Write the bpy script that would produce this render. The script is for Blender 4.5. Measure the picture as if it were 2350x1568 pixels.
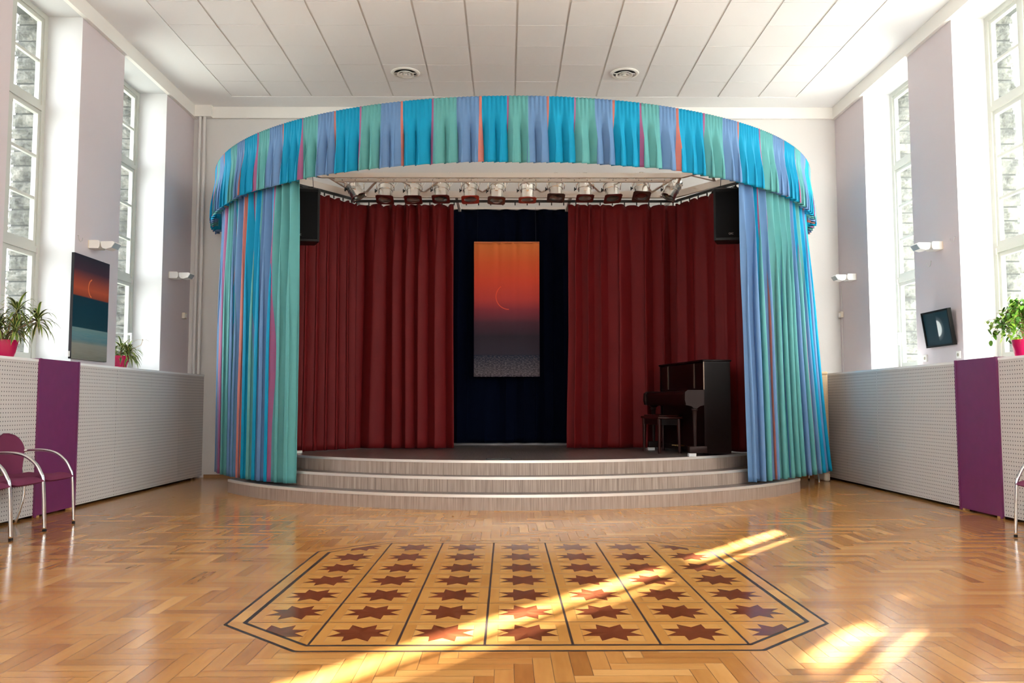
import bpy, math, random
from mathutils import Vector, Matrix, noise
random.seed(7)
PI = math.pi
C = bpy.context.scene.collection
SC = bpy.context.scene
for o in list(bpy.data.objects): bpy.data.objects.remove(o)

# ---------------------------------------------------------------- camera
cam_d = bpy.data.cameras.new('camera'); cam = bpy.data.objects.new('camera', cam_d); C.objects.link(cam)
cam_d.sensor_width = 36.0; cam_d.lens = 36.0*1963.1/2350.0; cam_d.clip_start = .05; cam_d.clip_end = 300
P_, Y_, R_ = .0726, .0064, -.0009
f_ = Vector((math.sin(Y_)*math.cos(P_), math.cos(Y_)*math.cos(P_), math.sin(P_)))
r_ = Vector((math.cos(Y_), -math.sin(Y_), 0)); u_ = r_.cross(f_)
r2 = math.cos(R_)*r_ + math.sin(R_)*u_; u2 = -math.sin(R_)*r_ + math.cos(R_)*u_
cam.matrix_world = Matrix(((r2.x,u2.x,-f_.x,0),(r2.y,u2.y,-f_.y,0),(r2.z,u2.z,-f_.z,1.09),(0,0,0,1)))
SC.camera = cam
# ---------------------------------------------------------------- light
SKY = 4.2; SUN = 56.0
SC.view_settings.view_transform = 'Standard'; SC.view_settings.look = 'None'
SC.view_settings.exposure = 1.34; SC.view_settings.gamma = 1.0; SC.view_settings.use_curve_mapping = False
w = bpy.data.worlds.new('sky'); SC.world = w; w.use_nodes = True
bg = w.node_tree.nodes['Background']; bg.inputs[0].default_value = (.93, .965, 1, 1); bg.inputs[1].default_value = SKY
sun_d = bpy.data.lights.new('sun', 'SUN'); sun_d.energy = SUN; sun_d.angle = math.radians(.9); sun_d.color = (1, .97, .93)
sun = bpy.data.objects.new('sun', sun_d); C.objects.link(sun)
sun.rotation_euler = Vector((1, 1.27, .646)).to_track_quat('Z', 'Y').to_euler()
sun.location = (30, 40, 20)
SC.cycles.max_bounces = 10; SC.cycles.diffuse_bounces = 7; SC.cycles.transparent_max_bounces = 12

# ---------------------------------------------------------------- materials
def lin(c): return tuple(((v/255.)/12.92 if v/255. <= .04045 else ((v/255.+.055)/1.055)**2.4) for v in c)
def mat(name, col, rough=.6, metal=0., spec=.5, coat=0., sheen=0., emit=None, bump=None, var=None):
    m = bpy.data.materials.new(name); m.use_nodes = True; nt = m.node_tree
    b = nt.nodes['Principled BSDF']
    b.inputs['Base Color'].default_value = (*col, 1); b.inputs['Roughness'].default_value = rough
    b.inputs['Metallic'].default_value = metal; b.inputs['Specular IOR Level'].default_value = spec
    b.inputs['Coat Weight'].default_value = coat; b.inputs['Sheen Weight'].default_value = sheen
    if bump or var:
        tc = nt.nodes.new('ShaderNodeTexCoord')
        nz = nt.nodes.new('ShaderNodeTexNoise'); nz.inputs['Scale'].default_value = (bump or var)[0]; nz.inputs['Detail'].default_value = 5
        nt.links.new(tc.outputs['Object'], nz.inputs['Vector'])
        if bump:
            bp = nt.nodes.new('ShaderNodeBump'); bp.inputs['Strength'].default_value = bump[1]; bp.inputs['Distance'].default_value = .004
            nt.links.new(nz.outputs['Fac'], bp.inputs['Height']); nt.links.new(bp.outputs['Normal'], b.inputs['Normal'])
        if var:
            nv = nt.nodes.new('ShaderNodeTexNoise'); nv.inputs['Scale'].default_value = var[0]; nv.inputs['Detail'].default_value = 4
            nt.links.new(tc.outputs['Object'], nv.inputs['Vector'])
            mr = nt.nodes.new('ShaderNodeMapRange'); mr.inputs[1].default_value = .3; mr.inputs[2].default_value = .7
            mr.inputs[3].default_value = 1-var[1]; mr.inputs[4].default_value = 1+var[1]
            nt.links.new(nv.outputs['Fac'], mr.inputs[0])
            mx = nt.nodes.new('ShaderNodeVectorMath'); mx.operation = 'SCALE'; mx.inputs[0].default_value = col
            nt.links.new(mr.outputs[0], mx.inputs['Scale']); nt.links.new(mx.outputs[0], b.inputs['Base Color'])
    return m
class NT:
    """small helper for longer node trees"""
    def __init__(s, name, rough=.5, **kw):
        s.m = mat(name, (.5,.5,.5), rough, **kw); s.nt = s.m.node_tree; s.b = s.nt.nodes['Principled BSDF']
    def n(s, t, **kw):
        nd = s.nt.nodes.new(t)
        for k, v in kw.items(): setattr(nd, k, v)
        return nd
    def inp(s, sock, v):
        if hasattr(v, 'is_linked') or hasattr(v, 'links'): s.nt.links.new(v, sock)
        else: sock.default_value = v
    def math(s, op, a, b=0., c=0.):
        nd = s.n('ShaderNodeMath', operation=op)
        for i, v in enumerate((a, b, c)): s.inp(nd.inputs[i], v)
        return nd.outputs[0]
    def mix(s, fac, a, b):
        nd = s.n('ShaderNodeMix', data_type='RGBA'); s.inp(nd.inputs[0], fac)
        s.inp(nd.inputs[6], a if not isinstance(a, tuple) else (*a, 1)); s.inp(nd.inputs[7], b if not isinstance(b, tuple) else (*b, 1))
        return nd.outputs[2]
    def ramp(s, fac, stops, mode='LINEAR'):
        nd = s.n('ShaderNodeValToRGB'); cr = nd.color_ramp; cr.interpolation = mode
        while len(cr.elements) < len(stops): cr.elements.new(.5)
        for e, (p, c) in zip(cr.elements, stops): e.position = p; e.color = (*c, 1)
        s.inp(nd.inputs[0], fac); return nd.outputs[0]
    def noise(s, vec, scale, detail=3):
        nd = s.n('ShaderNodeTexNoise'); nd.inputs['Scale'].default_value = scale; nd.inputs['Detail'].default_value = detail
        s.inp(nd.inputs['Vector'], vec); return nd.outputs['Fac']
    def xyz(s, vec):
        nd = s.n('ShaderNodeSeparateXYZ'); s.inp(nd.inputs[0], vec); return nd.outputs
    def comb(s, x, y, z):
        nd = s.n('ShaderNodeCombineXYZ')
        for i, v in enumerate((x, y, z)): s.inp(nd.inputs[i], v)
        return nd.outputs[0]
    def uv(s): return s.n('ShaderNodeUVMap').outputs[0]
    def obj(s): return s.n('ShaderNodeTexCoord').outputs['Object']
    def col(s, v): s.inp(s.b.inputs['Base Color'], v)
    def bump(s, h, st=.3, d=.003):
        nd = s.n('ShaderNodeBump'); nd.inputs['Strength'].default_value = st; nd.inputs['Distance'].default_value = d
        s.inp(nd.inputs['Height'], h); s.nt.links.new(nd.outputs[0], s.b.inputs['Normal'])

WHITE = mat('white_paint', (.86,.865,.86), .55, bump=(60,.15))
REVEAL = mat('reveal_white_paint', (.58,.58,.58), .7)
CEILW = mat('ceiling_white', (.84,.83,.82), .7)
LILAC = mat('lilac_grey_paint', (.62,.545,.56), .65, bump=(90,.15))
GREIGE = mat('warm_grey_paint', (.66,.63,.60), .65, bump=(90,.15))
CORN = mat('cornice_cream', (.80,.77,.72), .5)
TILE = mat('ceiling_tile', (.80,.775,.765), .75, bump=(300,.3))
GRID = mat('ceiling_grid_metal', (.62,.59,.56), .5)
FRAME = mat('window_frame_white', (.50,.51,.465), .4)
PURPLE = mat('plum_laminate', lin((112,42,92)), .42, var=(8,.06))
CHROME = mat('chrome', (.75,.75,.75), .12, metal=1)
ALU = mat('polished_aluminium', (.80,.77,.72), .22, metal=1)
NOSE = mat('aluminium_nosing', (.80,.76,.71), .35, metal=.6)
BLACKP = mat('black_plastic', (.004,.004,.0045), .5, spec=.25)
BLACKM = mat('black_metal', (.01,.01,.01), .4)
GRILLE = mat('speaker_grille_black', (.003,.003,.0035), .8, spec=.15)
PIANO = mat('polished_dark_mahogany', (.004,.001,.001), .28, spec=.10)
PIANO2 = mat('brown_cheek_wood', (.014,.006,.005), .4, spec=.15)
BRASS = mat('brass', (.8,.55,.2), .3, metal=1)
CUP = mat('grey_caster_cup', (.5,.5,.5), .5)
CHAIRF = mat('plum_upholstery', lin((112,50,78)), .9, spec=.15, sheen=.0, bump=(250,.5))
POT = mat('magenta_glazed_pot', (.48,.004,.075), .25, coat=.4)
SOIL = mat('potting_soil', (.05,.03,.02), .9)
BARK = mat('ficus_bark', (.35,.22,.12), .8, bump=(40,.6))
PLAST = mat('white_plastic', (.78,.76,.72), .4)
CREAMP = mat('cream_plastic', (.70,.62,.50), .45)
LAMPF = mat('lamp_grey_lens', (.30,.36,.38), .3)
TRUSS = mat('truss_cream_paint', (.72,.66,.60), .5)
DARK = mat('dark_void', (.01,.01,.01), .9)
WOODB = mat('oak_baseboard', (.33,.17,.07), .4)
FOOTW = mat('wood_foot', (.45,.27,.10), .5)
GROUND = mat('outside_ground', (.32,.33,.30), .9)
SALMON = mat('salmon_render', (.75,.38,.30), .9)
ROOFB = mat('blue_grey_roof', (.25,.33,.45), .8)
SHEER = mat('hook_grey', (.55,.52,.50), .4)

def gel(name, c): return mat(name, c, .35)
def glass():
    m = bpy.data.materials.new('window_glass'); m.use_nodes = True; nt = m.node_tree; nt.nodes.clear()
    o = nt.nodes.new('ShaderNodeOutputMaterial'); mx = nt.nodes.new('ShaderNodeMixShader'); lw = nt.nodes.new('ShaderNodeLayerWeight'); lw.inputs[0].default_value = .5
    pw = nt.nodes.new('ShaderNodeMath'); pw.operation = 'POWER'; pw.inputs[1].default_value = 5; nt.links.new(lw.outputs['Facing'], pw.inputs[0])
    fr = nt.nodes.new('ShaderNodeMath'); fr.operation = 'MULTIPLY_ADD'; fr.inputs[1].default_value = .9; fr.inputs[2].default_value = .04; nt.links.new(pw.outputs[0], fr.inputs[0])
    t = nt.nodes.new('ShaderNodeBsdfTransparent'); g = nt.nodes.new('ShaderNodeBsdfGlossy'); g.inputs['Roughness'].default_value = .02
    t.inputs[0].default_value = (.97,.985,.98,1)
    nt.links.new(fr.outputs[0], mx.inputs[0]); nt.links.new(t.outputs[0], mx.inputs[1]); nt.links.new(g.outputs[0], mx.inputs[2])
    nt.links.new(mx.outputs[0], o.inputs[0]); return m
GLASS = glass()

def perforated():
    n = NT('perforated_board', .5); x, y, z = n.xyz(n.obj())[:3]
    def d(v, off): return n.math('SUBTRACT', n.math('FRACT', n.math('DIVIDE', n.math('ADD', v, off), .0385)), .5)
    a, b = d(y, 10.), d(z, 10.01)
    r = n.math('SQRT', n.math('ADD', n.math('MULTIPLY', a, a), n.math('MULTIPLY', b, b)))
    hole = n.math('LESS_THAN', r, .155)
    n.col(n.mix(hole, (.60,.565,.54), (.045,.04,.04)))
    n.bump(n.math('SUBTRACT', 1, hole), .4, .002); return n.m
PERF = perforated()

def stripes(name):
    """striped drape cloth: u counts stripe repeats, v is height in metres"""
    n = NT(name, .7, sheen=.0, spec=.2); u, v, _ = n.xyz(n.uv())[:3]
    f = n.math('FRACT', n.math('ADD', u, 50.))
    cy, pk, mt, sl, og = lin((0,138,176)), lin((165,80,118)), lin((88,152,150)), lin((96,128,168)), lin((205,112,78))
    base = n.ramp(f, [(0,cy),(.375,pk),(.40,mt),(.685,sl),(.968,og)], 'CONSTANT')
    dash = n.math('GREATER_THAN', n.math('FRACT', n.math('MULTIPLY', v, 85.)), .62)
    thin = n.math('MAXIMUM', n.math('GREATER_THAN', f, .968), n.math('MULTIPLY', n.math('GREATER_THAN', f, .375), n.math('LESS_THAN', f, .405)))
    base = n.mix(n.math('MULTIPLY', n.math('MULTIPLY', dash, thin), .55), base, lin((90,110,150)))
    nz = n.noise(n.obj(), 9., 3)
    base = n.mix(n.math('MULTIPLY', nz, .18), base, (.02,.10,.16))
    n.col(base)
    n.bump(n.noise(n.comb(n.math('MULTIPLY', u, 900.), n.math('MULTIPLY', v, 900.), 0.), 1., 2), .15, .001)
    return n.m
STRIPE = stripes('striped_drape_cloth')
def satin(name, c1, c2, rough=.5, sheen=.2, sp=.3):
    n = NT(name, rough, sheen=sheen, spec=sp); u, v, _ = n.xyz(n.uv())[:3]
    nz = n.noise(n.comb(n.math('MULTIPLY', u, 3.), n.math('MULTIPLY', v, 1.2), 0.), 2., 4)
    n.col(n.mix(nz, c1, c2))
    n.bump(n.noise(n.comb(n.math('MULTIPLY', u, 260.), n.math('MULTIPLY', v, 700.), 0.), 1., 2), .2, .001)
    return n.m
REDC = satin('burgundy_satin', (.135,.008,.009), (.09,.005,.006), .55, .0, .12)
NAVY = satin('navy_cloth', (.0008,.0016,.006), (.0012,.003,.011), .9, .0, .03)

def laminate():
    n = NT('streaked_taupe_laminate', .38); u, v, _ = n.xyz(n.uv())[:3]
    a = n.noise(n.comb(n.math('MULTIPLY', u, 140.), n.math('MULTIPLY', v, 2.), 0.), 1., 3)
    b = n.noise(n.comb(n.math('MULTIPLY', u, 22.), n.math('MULTIPLY', v, .5), 3.), 1., 2)
    k = n.math('ADD', n.math('MULTIPLY', a, .7), n.math('MULTIPLY', b, .3))
    n.col(n.ramp(k, [(.36,(.19,.14,.115)),(.50,(.33,.25,.205)),(.66,(.46,.365,.30))])); return n.m
LAMI = laminate()
def stagefloor():
    n = NT('stage_floor_dark', .28); x, y, z = n.xyz(n.obj())[:3]
    a = n.noise(n.comb(n.math('MULTIPLY', x, 70.), n.math('MULTIPLY', y, 1.2), 0.), 1., 3)
    n.col(n.ramp(a, [(.35,(.055,.04,.036)),(.65,(.14,.11,.095))])); return n.m
STAGEF = stagefloor()

def parquet(name, wood, rough=.2):
    """planks carry a random tone in the colour attribute; u runs along the grain"""
    n = NT(name, rough, coat=.0, spec=.4)
    at = n.n('ShaderNodeAttribute', attribute_name='tone').outputs['Color']
    r, g, b = [n.xyz(at)[i] for i in range(3)]
    u, v, _ = n.xyz(n.uv())[:3]
    vec = n.comb(n.math('ADD', n.math('MULTIPLY', u, 3.2), n.math('MULTIPLY', g, 40.)), n.math('ADD', n.math('MULTIPLY', v, 20.), n.math('MULTIPLY', r, 60.)), b)
    gr = n.noise(vec, 1.6, 2)
    gr2 = n.noise(vec, .45, 3)
    k = n.math('ADD', n.math('ADD', n.math('MULTIPLY', r, .46), n.math('MULTIPLY', gr, .20)), n.math('MULTIPLY', gr2, .38))
    n.col(n.ramp(k, wood))
    return n.m
OAK = parquet('oak_parquet', [(.25,(.30,.120,.030)),(.45,(.40,.175,.045)),(.62,(.49,.235,.068)),(.80,(.60,.32,.11))], .17)
MAPLE = parquet('inlay_light_wood', [(.2,(.40,.175,.040)),(.5,(.50,.24,.062)),(.8,(.60,.32,.095))], .16)
REDW = parquet('inlay_red_wood', [(.2,(.085,.020,.008)),(.5,(.14,.036,.014)),(.8,(.20,.060,.022))], .16)
EBONY = mat('inlay_black_strip', (.035,.022,.018), .35, spec=.2)
SEAM = mat('parquet_seam', (.14,.065,.022), .4)

def rock():
    n = NT('rough_limestone', .95); o = n.obj()
    a = n.noise(o, 7., 8); b = n.noise(o, 40., 4)
    n.col(n.ramp(n.math('ADD', n.math('MULTIPLY', a, .7), n.math('MULTIPLY', b, .3)), [(.36,(.035,.036,.032)),(.5,(.10,.10,.088)),(.66,(.19,.18,.155))]))
    n.bump(n.math('ADD', a, n.math('MULTIPLY', b, .5)), .8, .02); return n.m
ROCK = rock()
MORTAR = mat('lime_mortar', (.045,.048,.045), .95)
def banner():
    n = NT('banner_print', .8, sheen=.0, spec=.1); u, v, _ = n.xyz(n.uv())[:3]     # u,v in 0..1
    c = n.ramp(v, [(0,(.035,.03,.045)),(.02,(.06,.05,.055)),(.155,(.012,.017,.032)),(.165,(.030,.024,.034)),(.30,(.027,.020,.028)),(.40,(.065,.025,.036)),(.50,(.21,.032,.042)),(.58,(.42,.048,.040)),(.72,(.56,.062,.032)),(.85,(.60,.095,.032)),(1,(.62,.17,.045))])
    # thin crescent
    dx = n.math('MULTIPLY', n.math('SUBTRACT', u, .53), .955); dy = n.math('MULTIPLY', n.math('SUBTRACT', v, .595), 1.95)
    r = n.math('SQRT', n.math('ADD', n.math('MULTIPLY', dx, dx), n.math('MULTIPLY', dy, dy)))
    ring = n.math('LESS_THAN', n.math('ABSOLUTE', n.math('SUBTRACT', r, .185)), .006)
    left = n.math('LESS_THAN', dx, n.math('ADD', -.06, n.math('MULTIPLY', dy, -.35)))
    c = n.mix(n.math('MULTIPLY', n.math('MULTIPLY', ring, left), .6), c, (.85,.10,.04))
    wv = n.noise(n.comb(n.math('MULTIPLY', u, 30.), n.math('MULTIPLY', v, 190.), 0.), 1., 3)
    sea = n.math('MULTIPLY', n.math('LESS_THAN', v, .157), n.math('GREATER_THAN', wv, .52))
    c = n.mix(n.math('MULTIPLY', sea, n.math('SUBTRACT', .75, n.math('MULTIPLY', v, 3.))), c, (.15,.125,.14))
    n.col(c); return n.m
def art_sea():
    n = NT('canvas_print_sea', .7, spec=.15); u, v, _ = n.xyz(n.uv())[:3]
    c = n.ramp(v, [(0,(.10,.095,.07)),(.06,(.17,.155,.12)),(.15,(.22,.215,.18)),(.165,(.10,.16,.17)),(.19,(.03,.15,.20)),(.25,(.045,.19,.23)),(.30,(.10,.21,.22)),(.305,(.006,.04,.06)),(.60,(.003,.03,.05)),(.61,(.25,.045,.025)),(.68,(.42,.08,.035)),(.76,(.25,.05,.035)),(.86,(.05,.025,.04)),(1,(.02,.022,.035))])
    nz = n.noise(n.comb(n.math('MULTIPLY', u, 3.), n.math('MULTIPLY', v, 90.), 0.), 1., 4)
    c = n.mix(n.math('MULTIPLY', n.math('MULTIPLY', nz, .5), n.math('LESS_THAN', v, .30)), c, (.30,.32,.28))
    dx = n.math('MULTIPLY', n.math('SUBTRACT', u, .53), .83); dy = n.math('MULTIPLY', n.math('SUBTRACT', v, .70), 1.17)
    r = n.math('SQRT', n.math('ADD', n.math('MULTIPLY', dx, dx), n.math('MULTIPLY', dy, dy)))
    ring = n.math('LESS_THAN', n.math('ABSOLUTE', n.math('SUBTRACT', r, .105)), .008)
    k = n.math('MULTIPLY', n.math('MULTIPLY', ring, n.math('LESS_THAN', dx, -.03)), n.math('GREATER_THAN', v, .61))
    c = n.mix(n.math('MULTIPLY', k, .8), c, (.8,.20,.06)); n.col(c); return n.m
def art_moon():
    n = NT('half_moon_print', .5, spec=.15); u, v, _ = n.xyz(n.uv())[:3]
    dx = n.math('SUBTRACT', u, .50); dy = n.math('SUBTRACT', v, .50)
    r = n.math('SQRT', n.math('ADD', n.math('MULTIPLY', n.math('MULTIPLY', dx, dx), 2.2), n.math('MULTIPLY', dy, dy)))
    disc = n.n('ShaderNodeMapRange'); n.inp(disc.inputs[0], r); disc.inputs[1].default_value = .27; disc.inputs[2].default_value = .22; disc.inputs[3].default_value = 0; disc.inputs[4].default_value = 1
    half = n.n('ShaderNodeMapRange'); n.inp(half.inputs[0], dx); half.inputs[1].default_value = -.005; half.inputs[2].default_value = .02; half.inputs[3].default_value = 0; half.inputs[4].default_value = 1
    glow = n.n('ShaderNodeMapRange'); n.inp(glow.inputs[0], r); glow.inputs[1].default_value = .40; glow.inputs[2].default_value = .22; glow.inputs[3].default_value = 0; glow.inputs[4].default_value = .16
    k = n.math('ADD', n.math('MULTIPLY', disc.outputs[0], half.outputs[0]), n.math('MULTIPLY', glow.outputs[0], half.outputs[0]))
    n.col(n.mix(k, (.006,.028,.04), (.80,.86,.86))); return n.m
def leafmat(name, c1, c2, c3, edge):
    n = NT(name, .45); u, v, _ = n.xyz(n.uv())[:3]
    at = n.xyz(n.n('ShaderNodeAttribute', attribute_name='tone').outputs['Color'])[0]
    base = n.ramp(at, [(.1,c1),(.55,c2),(.95,c3)])
    if edge: base = n.mix(n.math('GREATER_THAN', n.math('ABSOLUTE', n.math('SUBTRACT', v, .5)), .30), base, edge)
    n.col(base)
    n.b.inputs['Transmission Weight'].default_value = 0
    n.b.inputs['Subsurface Weight'].default_value = 0
    return n.m
LEAFD = leafmat('striped_narrow_leaves', (.015,.05,.012), (.04,.11,.02), (.13,.22,.03), (.42,.42,.12))
LEAFF = leafmat('ficus_leaves', (.04,.13,.012), (.12,.30,.025), (.36,.56,.06), None)
def ribbed():
    n = NT('ribbed_tan_slats', .7); z = n.xyz(n.obj())[2]
    f = n.math('FRACT', n.math('DIVIDE', z, .022))
    n.col(n.ramp(f, [(0,(.20,.12,.06)),(.12,(.48,.33,.19)),(.9,(.52,.37,.22)),(1,(.20,.12,.06))])); return n.m
TAN = ribbed()

# ---------------------------------------------------------------- mesh builder
class MB:
    def __init__(s): s.v=[]; s.f=[]; s.mi=[]; s.uv=[]; s.tone=[]
    def add(s, vs, fs, mi=0, uvs=None, tone=None, M=None):
        b = len(s.v)
        for p in vs: s.v.append(tuple(M @ Vector(p)) if M else tuple(p))
        for i, f in enumerate(fs):
            s.f.append([b+k for k in f]); s.mi.append(mi[i] if isinstance(mi, (list, tuple)) else mi)
            s.uv.append([uvs[k] for k in f] if uvs else [(0,0)]*len(f)); s.tone.append(tone or (.5,.5,.5))
        return s
    def box(s, x0,x1,y0,y1,z0,z1, mi=0, M=None):
        v = [(x0,y0,z0),(x1,y0,z0),(x1,y1,z0),(x0,y1,z0),(x0,y0,z1),(x1,y0,z1),(x1,y1,z1),(x0,y1,z1)]
        return s.add(v, [(0,3,2,1),(4,5,6,7),(0,1,5,4),(1,2,6,5),(2,3,7,6),(3,0,4,7)], mi, M=M)
    def rbox(s, x0,x1,y0,y1,z0,z1, r=.01, mi=0, M=None, seg=3):
        """box with rounded vertical and horizontal edges (superellipse slices)"""
        cx,cy,cz=(x0+x1)/2,(y0+y1)/2,(z0+z1)/2; hx,hy,hz=(x1-x0)/2,(y1-y0)/2,(z1-z0)/2
        r=min(r,hx*.99,hy*.99,hz*.99); prof=[]
        for k in range(seg+1): a=PI/2*k/seg; prof.append((r-r*math.sin(a), -hz+r-r*math.cos(a)))
        prof += [(d,-z) for d,z in reversed(prof)]
        rings=[]
        for d,z in prof:
            ring=[]
            for (sx,sy,a0) in ((1,1,0),(-1,1,PI/2),(-1,-1,PI),(1,-1,3*PI/2)):
                for k in range(seg+1):
                    a=a0+PI/2*k/seg; rr=max(r-d,1e-4) 
                    ring.append((cx+sx*(hx-r)+rr*math.cos(a), cy+sy*(hy-r)+rr*math.sin(a), cz+z))
            rings.append(ring)
        n=len(rings[0]); v=[p for g in rings for p in g]; f=[]
        for i in range(len(rings)-1):
            for j in range(n): f.append((i*n+j,i*n+(j+1)%n,(i+1)*n+(j+1)%n,(i+1)*n+j))
        f.append(tuple(reversed(range(n)))); f.append(tuple(range((len(rings)-1)*n,len(rings)*n)))
        return s.add(v,f,mi,M=M)
    def tube(s, pts, r, seg=10, mi=0, M=None, cap=True):
        pts=[Vector(p) for p in pts]; rs = r if isinstance(r,(list,tuple)) else [r]*len(pts)
        v=[]; f=[]; up=None
        for i,p in enumerate(pts):
            d=(pts[min(i+1,len(pts)-1)]-pts[max(i-1,0)]).normalized()
            if up is None: up=Vector((0,0,1)) if abs(d.z)<.9 else Vector((1,0,0))
            a=d.cross(up).normalized(); b=a.cross(d).normalized(); up=b
            for k in range(seg):
                t=2*PI*k/seg; v.append(p+a*math.cos(t)*rs[i]+b*math.sin(t)*rs[i])
        for i in range(len(pts)-1):
            for k in range(seg): f.append((i*seg+k,i*seg+(k+1)%seg,(i+1)*seg+(k+1)%seg,(i+1)*seg+k))
        if cap: f.append(tuple(reversed(range(seg)))); f.append(tuple(range((len(pts)-1)*seg,len(pts)*seg)))
        return s.add(v,f,mi,M=M)
    def lathe(s, prof, seg=24, mi=0, M=None, c=(0,0)):
        v=[];f=[]; n=len(prof)
        for k in range(seg):
            a=2*PI*k/seg
            for r,z in prof: v.append((c[0]+r*math.cos(a), c[1]+r*math.sin(a), z))
        for k in range(seg):
            for i in range(n-1): f.append((k*n+i, ((k+1)%seg)*n+i, ((k+1)%seg)*n+i+1, k*n+i+1))
        return s.add(v,f,mi,M=M)
    def prism(s, poly, z0, z1, mi=0, M=None, axis='z'):
        n=len(poly)
        def P(a,b,c): return {'z':(a,b,c),'x':(c,a,b),'y':(a,c,b)}[axis]
        v=[P(a,b,z0) for a,b in poly]+[P(a,b,z1) for a,b in poly]
        f=[tuple(reversed(range(n))),tuple(range(n,2*n))]+[(i,(i+1)%n,n+(i+1)%n,n+i) for i in range(n)]
        return s.add(v,f,mi,M=M)
    def build(s, name, mats, parent=None, smooth=False, loc=None, fix=True):
        me=bpy.data.meshes.new(name); me.from_pydata(s.v,[],s.f)
        for m in (mats if isinstance(mats,(list,tuple)) else [mats]): me.materials.append(m)
        me.polygons.foreach_set('material_index', s.mi)
        ul=me.uv_layers.new(name='UVMap'); flat=[c for f in s.uv for u in f for c in u]; ul.data.foreach_set('uv',flat)
        if any(t!=(.5,.5,.5) for t in s.tone):
            ca=me.color_attributes.new('tone','FLOAT_COLOR','CORNER')
            cc=[]
            for f,t in zip(s.f,s.tone): cc += list((t[0],t[1],t[2],1.))*len(f)
            ca.data.foreach_set('color',cc)
        if smooth is True: me.polygons.foreach_set('use_smooth',[True]*len(s.f))
        me.validate(); me.update()
        if fix:
            import bmesh
            bm=bmesh.new(); bm.from_mesh(me); bmesh.ops.recalc_face_normals(bm, faces=bm.faces)
            if smooth=='auto':
                for f in bm.faces: f.smooth=True
                for e in bm.edges:
                    if len(e.link_faces)==2 and e.calc_face_angle(0)>math.radians(38): e.smooth=False
            bm.to_mesh(me); bm.free()
        o=bpy.data.objects.new(name,me); C.objects.link(o)
        if parent: o.parent=parent
        if loc: o.location=loc
        return o
def tag(o, label=None, cat=None, group=None, kind=None):
    if label: o['label']=label
    if cat: o['category']=cat
    if group: o['group']=group
    if kind: o['kind']=kind
    return o
def thing(name, label, cat, loc=(0,0,0), rz=0, group=None):
    o=bpy.data.objects.new(name,None); C.objects.link(o); o.location=loc; o.rotation_euler=(0,0,rz); o.empty_display_size=.1
    return tag(o,label,cat,group)
def struct(name, mb, mats, smooth=False): return tag(mb.build(name,mats,smooth=smooth), kind='structure')
def copy_tree(o, parent=None):
    c=o.copy(); C.objects.link(c)
    if parent: c.parent=parent
    for ch in [q for q in bpy.data.objects if q.parent==o]: copy_tree(ch,c)
    return c
def ss(a,b,x):
    t=max(0,min(1,(x-a)/(b-a))); return t*t*(3-2*t)
def nz(x,y=0,z=0): return noise.noise(Vector((x,y,z)))

# ---------------------------------------------------------------- room dimensions
XL,XR=-4.78,5.05; YB=12.85; YF=-3.2; ZC=5.62; SILL=1.53; HEAD=5.45
GL,GR=-5.21,5.47; OL,OR=-5.50,5.72
WIN=[(10.46,11.80),(8.06,9.40),(5.66,7.00),(3.26,4.60),(.86,2.20),(-1.54,-.20)]

# floor: herringbone oak planks, one face per plank, with thin seams showing the bed below
fb=MB(); wq=.08; nq=5; g=.0011
fb.box(XL-.1,XR+.1,YF-.1,YB+.1,-.30,-.001,mi=1)
i0,i1=int((XL-.1)/wq)-6,int((XR+.1)/wq)+6; j0,j1=int(YF/wq)-6,int(13/wq)+1
seen=set()
for j in range(j0,j1):
    for i in range(i0,i1):
        s_=(i-j)%(2*nq)
        if s_<nq: key=('h',i-s_,j); x0,x1,y0,y1=(i-s_)*wq,(i-s_+nq)*wq,j*wq,(j+1)*wq
        else:
            jb=j-(2*nq-1-s_); key=('v',i,jb); x0,x1,y0,y1=i*wq,(i+1)*wq,jb*wq,(jb+nq)*wq
        if key in seen: continue
        seen.add(key)
        x0+=.03; x1+=.03
        x0,x1=max(x0,XL-.08),min(x1,XR+.08); y0,y1=max(y0,YF-.05),min(y1,YB+.05)
        if x1-x0<.01 or y1-y0<.01: continue
        x0+=g;x1-=g;y0+=g;y1-=g
        uv=[(x0,y0),(x1,y0),(x1,y1),(x0,y1)]
        if key[0]=='v': uv=[(b,a) for a,b in uv]
        t=random.gauss(.5,.22); fb.add([(x0,y0,0),(x1,y0,0),(x1,y1,0),(x0,y1,0)],[(0,1,2,3)],0,uv,(min(1,max(0,t)),random.random(),random.random()))
floor=fb.build('floor',[OAK,SEAM],fix=False); tag(floor,kind='structure')

# star inlay
def clip(poly, lines):
    for (a,b,c) in lines:       # keep a*x+b*y<=c
        out=[]
        for k in range(len(poly)):
            p,q=poly[k],poly[(k+1)%len(poly)]; dp,dq=a*p[0]+b*p[1]-c,a*q[0]+b*q[1]-c
            if dp<=0: out.append(p)
            if dp*dq<0:
                t=dp/(dp-dq); out.append((p[0]+t*(q[0]-p[0]),p[1]+t*(q[1]-p[1])))
        poly=out
        if len(poly)<3: return []
    return poly
tw=.3993; tx0=-.898-.0; ty1=6.793          # first full column line, far edge
th=tw*1.0133
X0,X1=tx0-tw,tx0+6*tw; Y1,Y0=ty1,ty1-7*th
S=(X0,X1,Y0,Y1)
def octa(e):
    k=1/math.hypot(tw,th)
    L=[(-1,0,-(X0-e)),(1,0,X1+e),(0,-1,-(Y0-e)),(0,1,Y1+e)]
    for sx in(-1,1):
        for sy in(-1,1):
            cx=X0 if sx<0 else X1; cy=Y0 if sy<0 else Y1
            a,b=sx*th*k,sy*tw*k; c=a*cx+b*(cy-sy*th)+e*1.0
            L.append((a,b,c))
    return L
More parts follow.
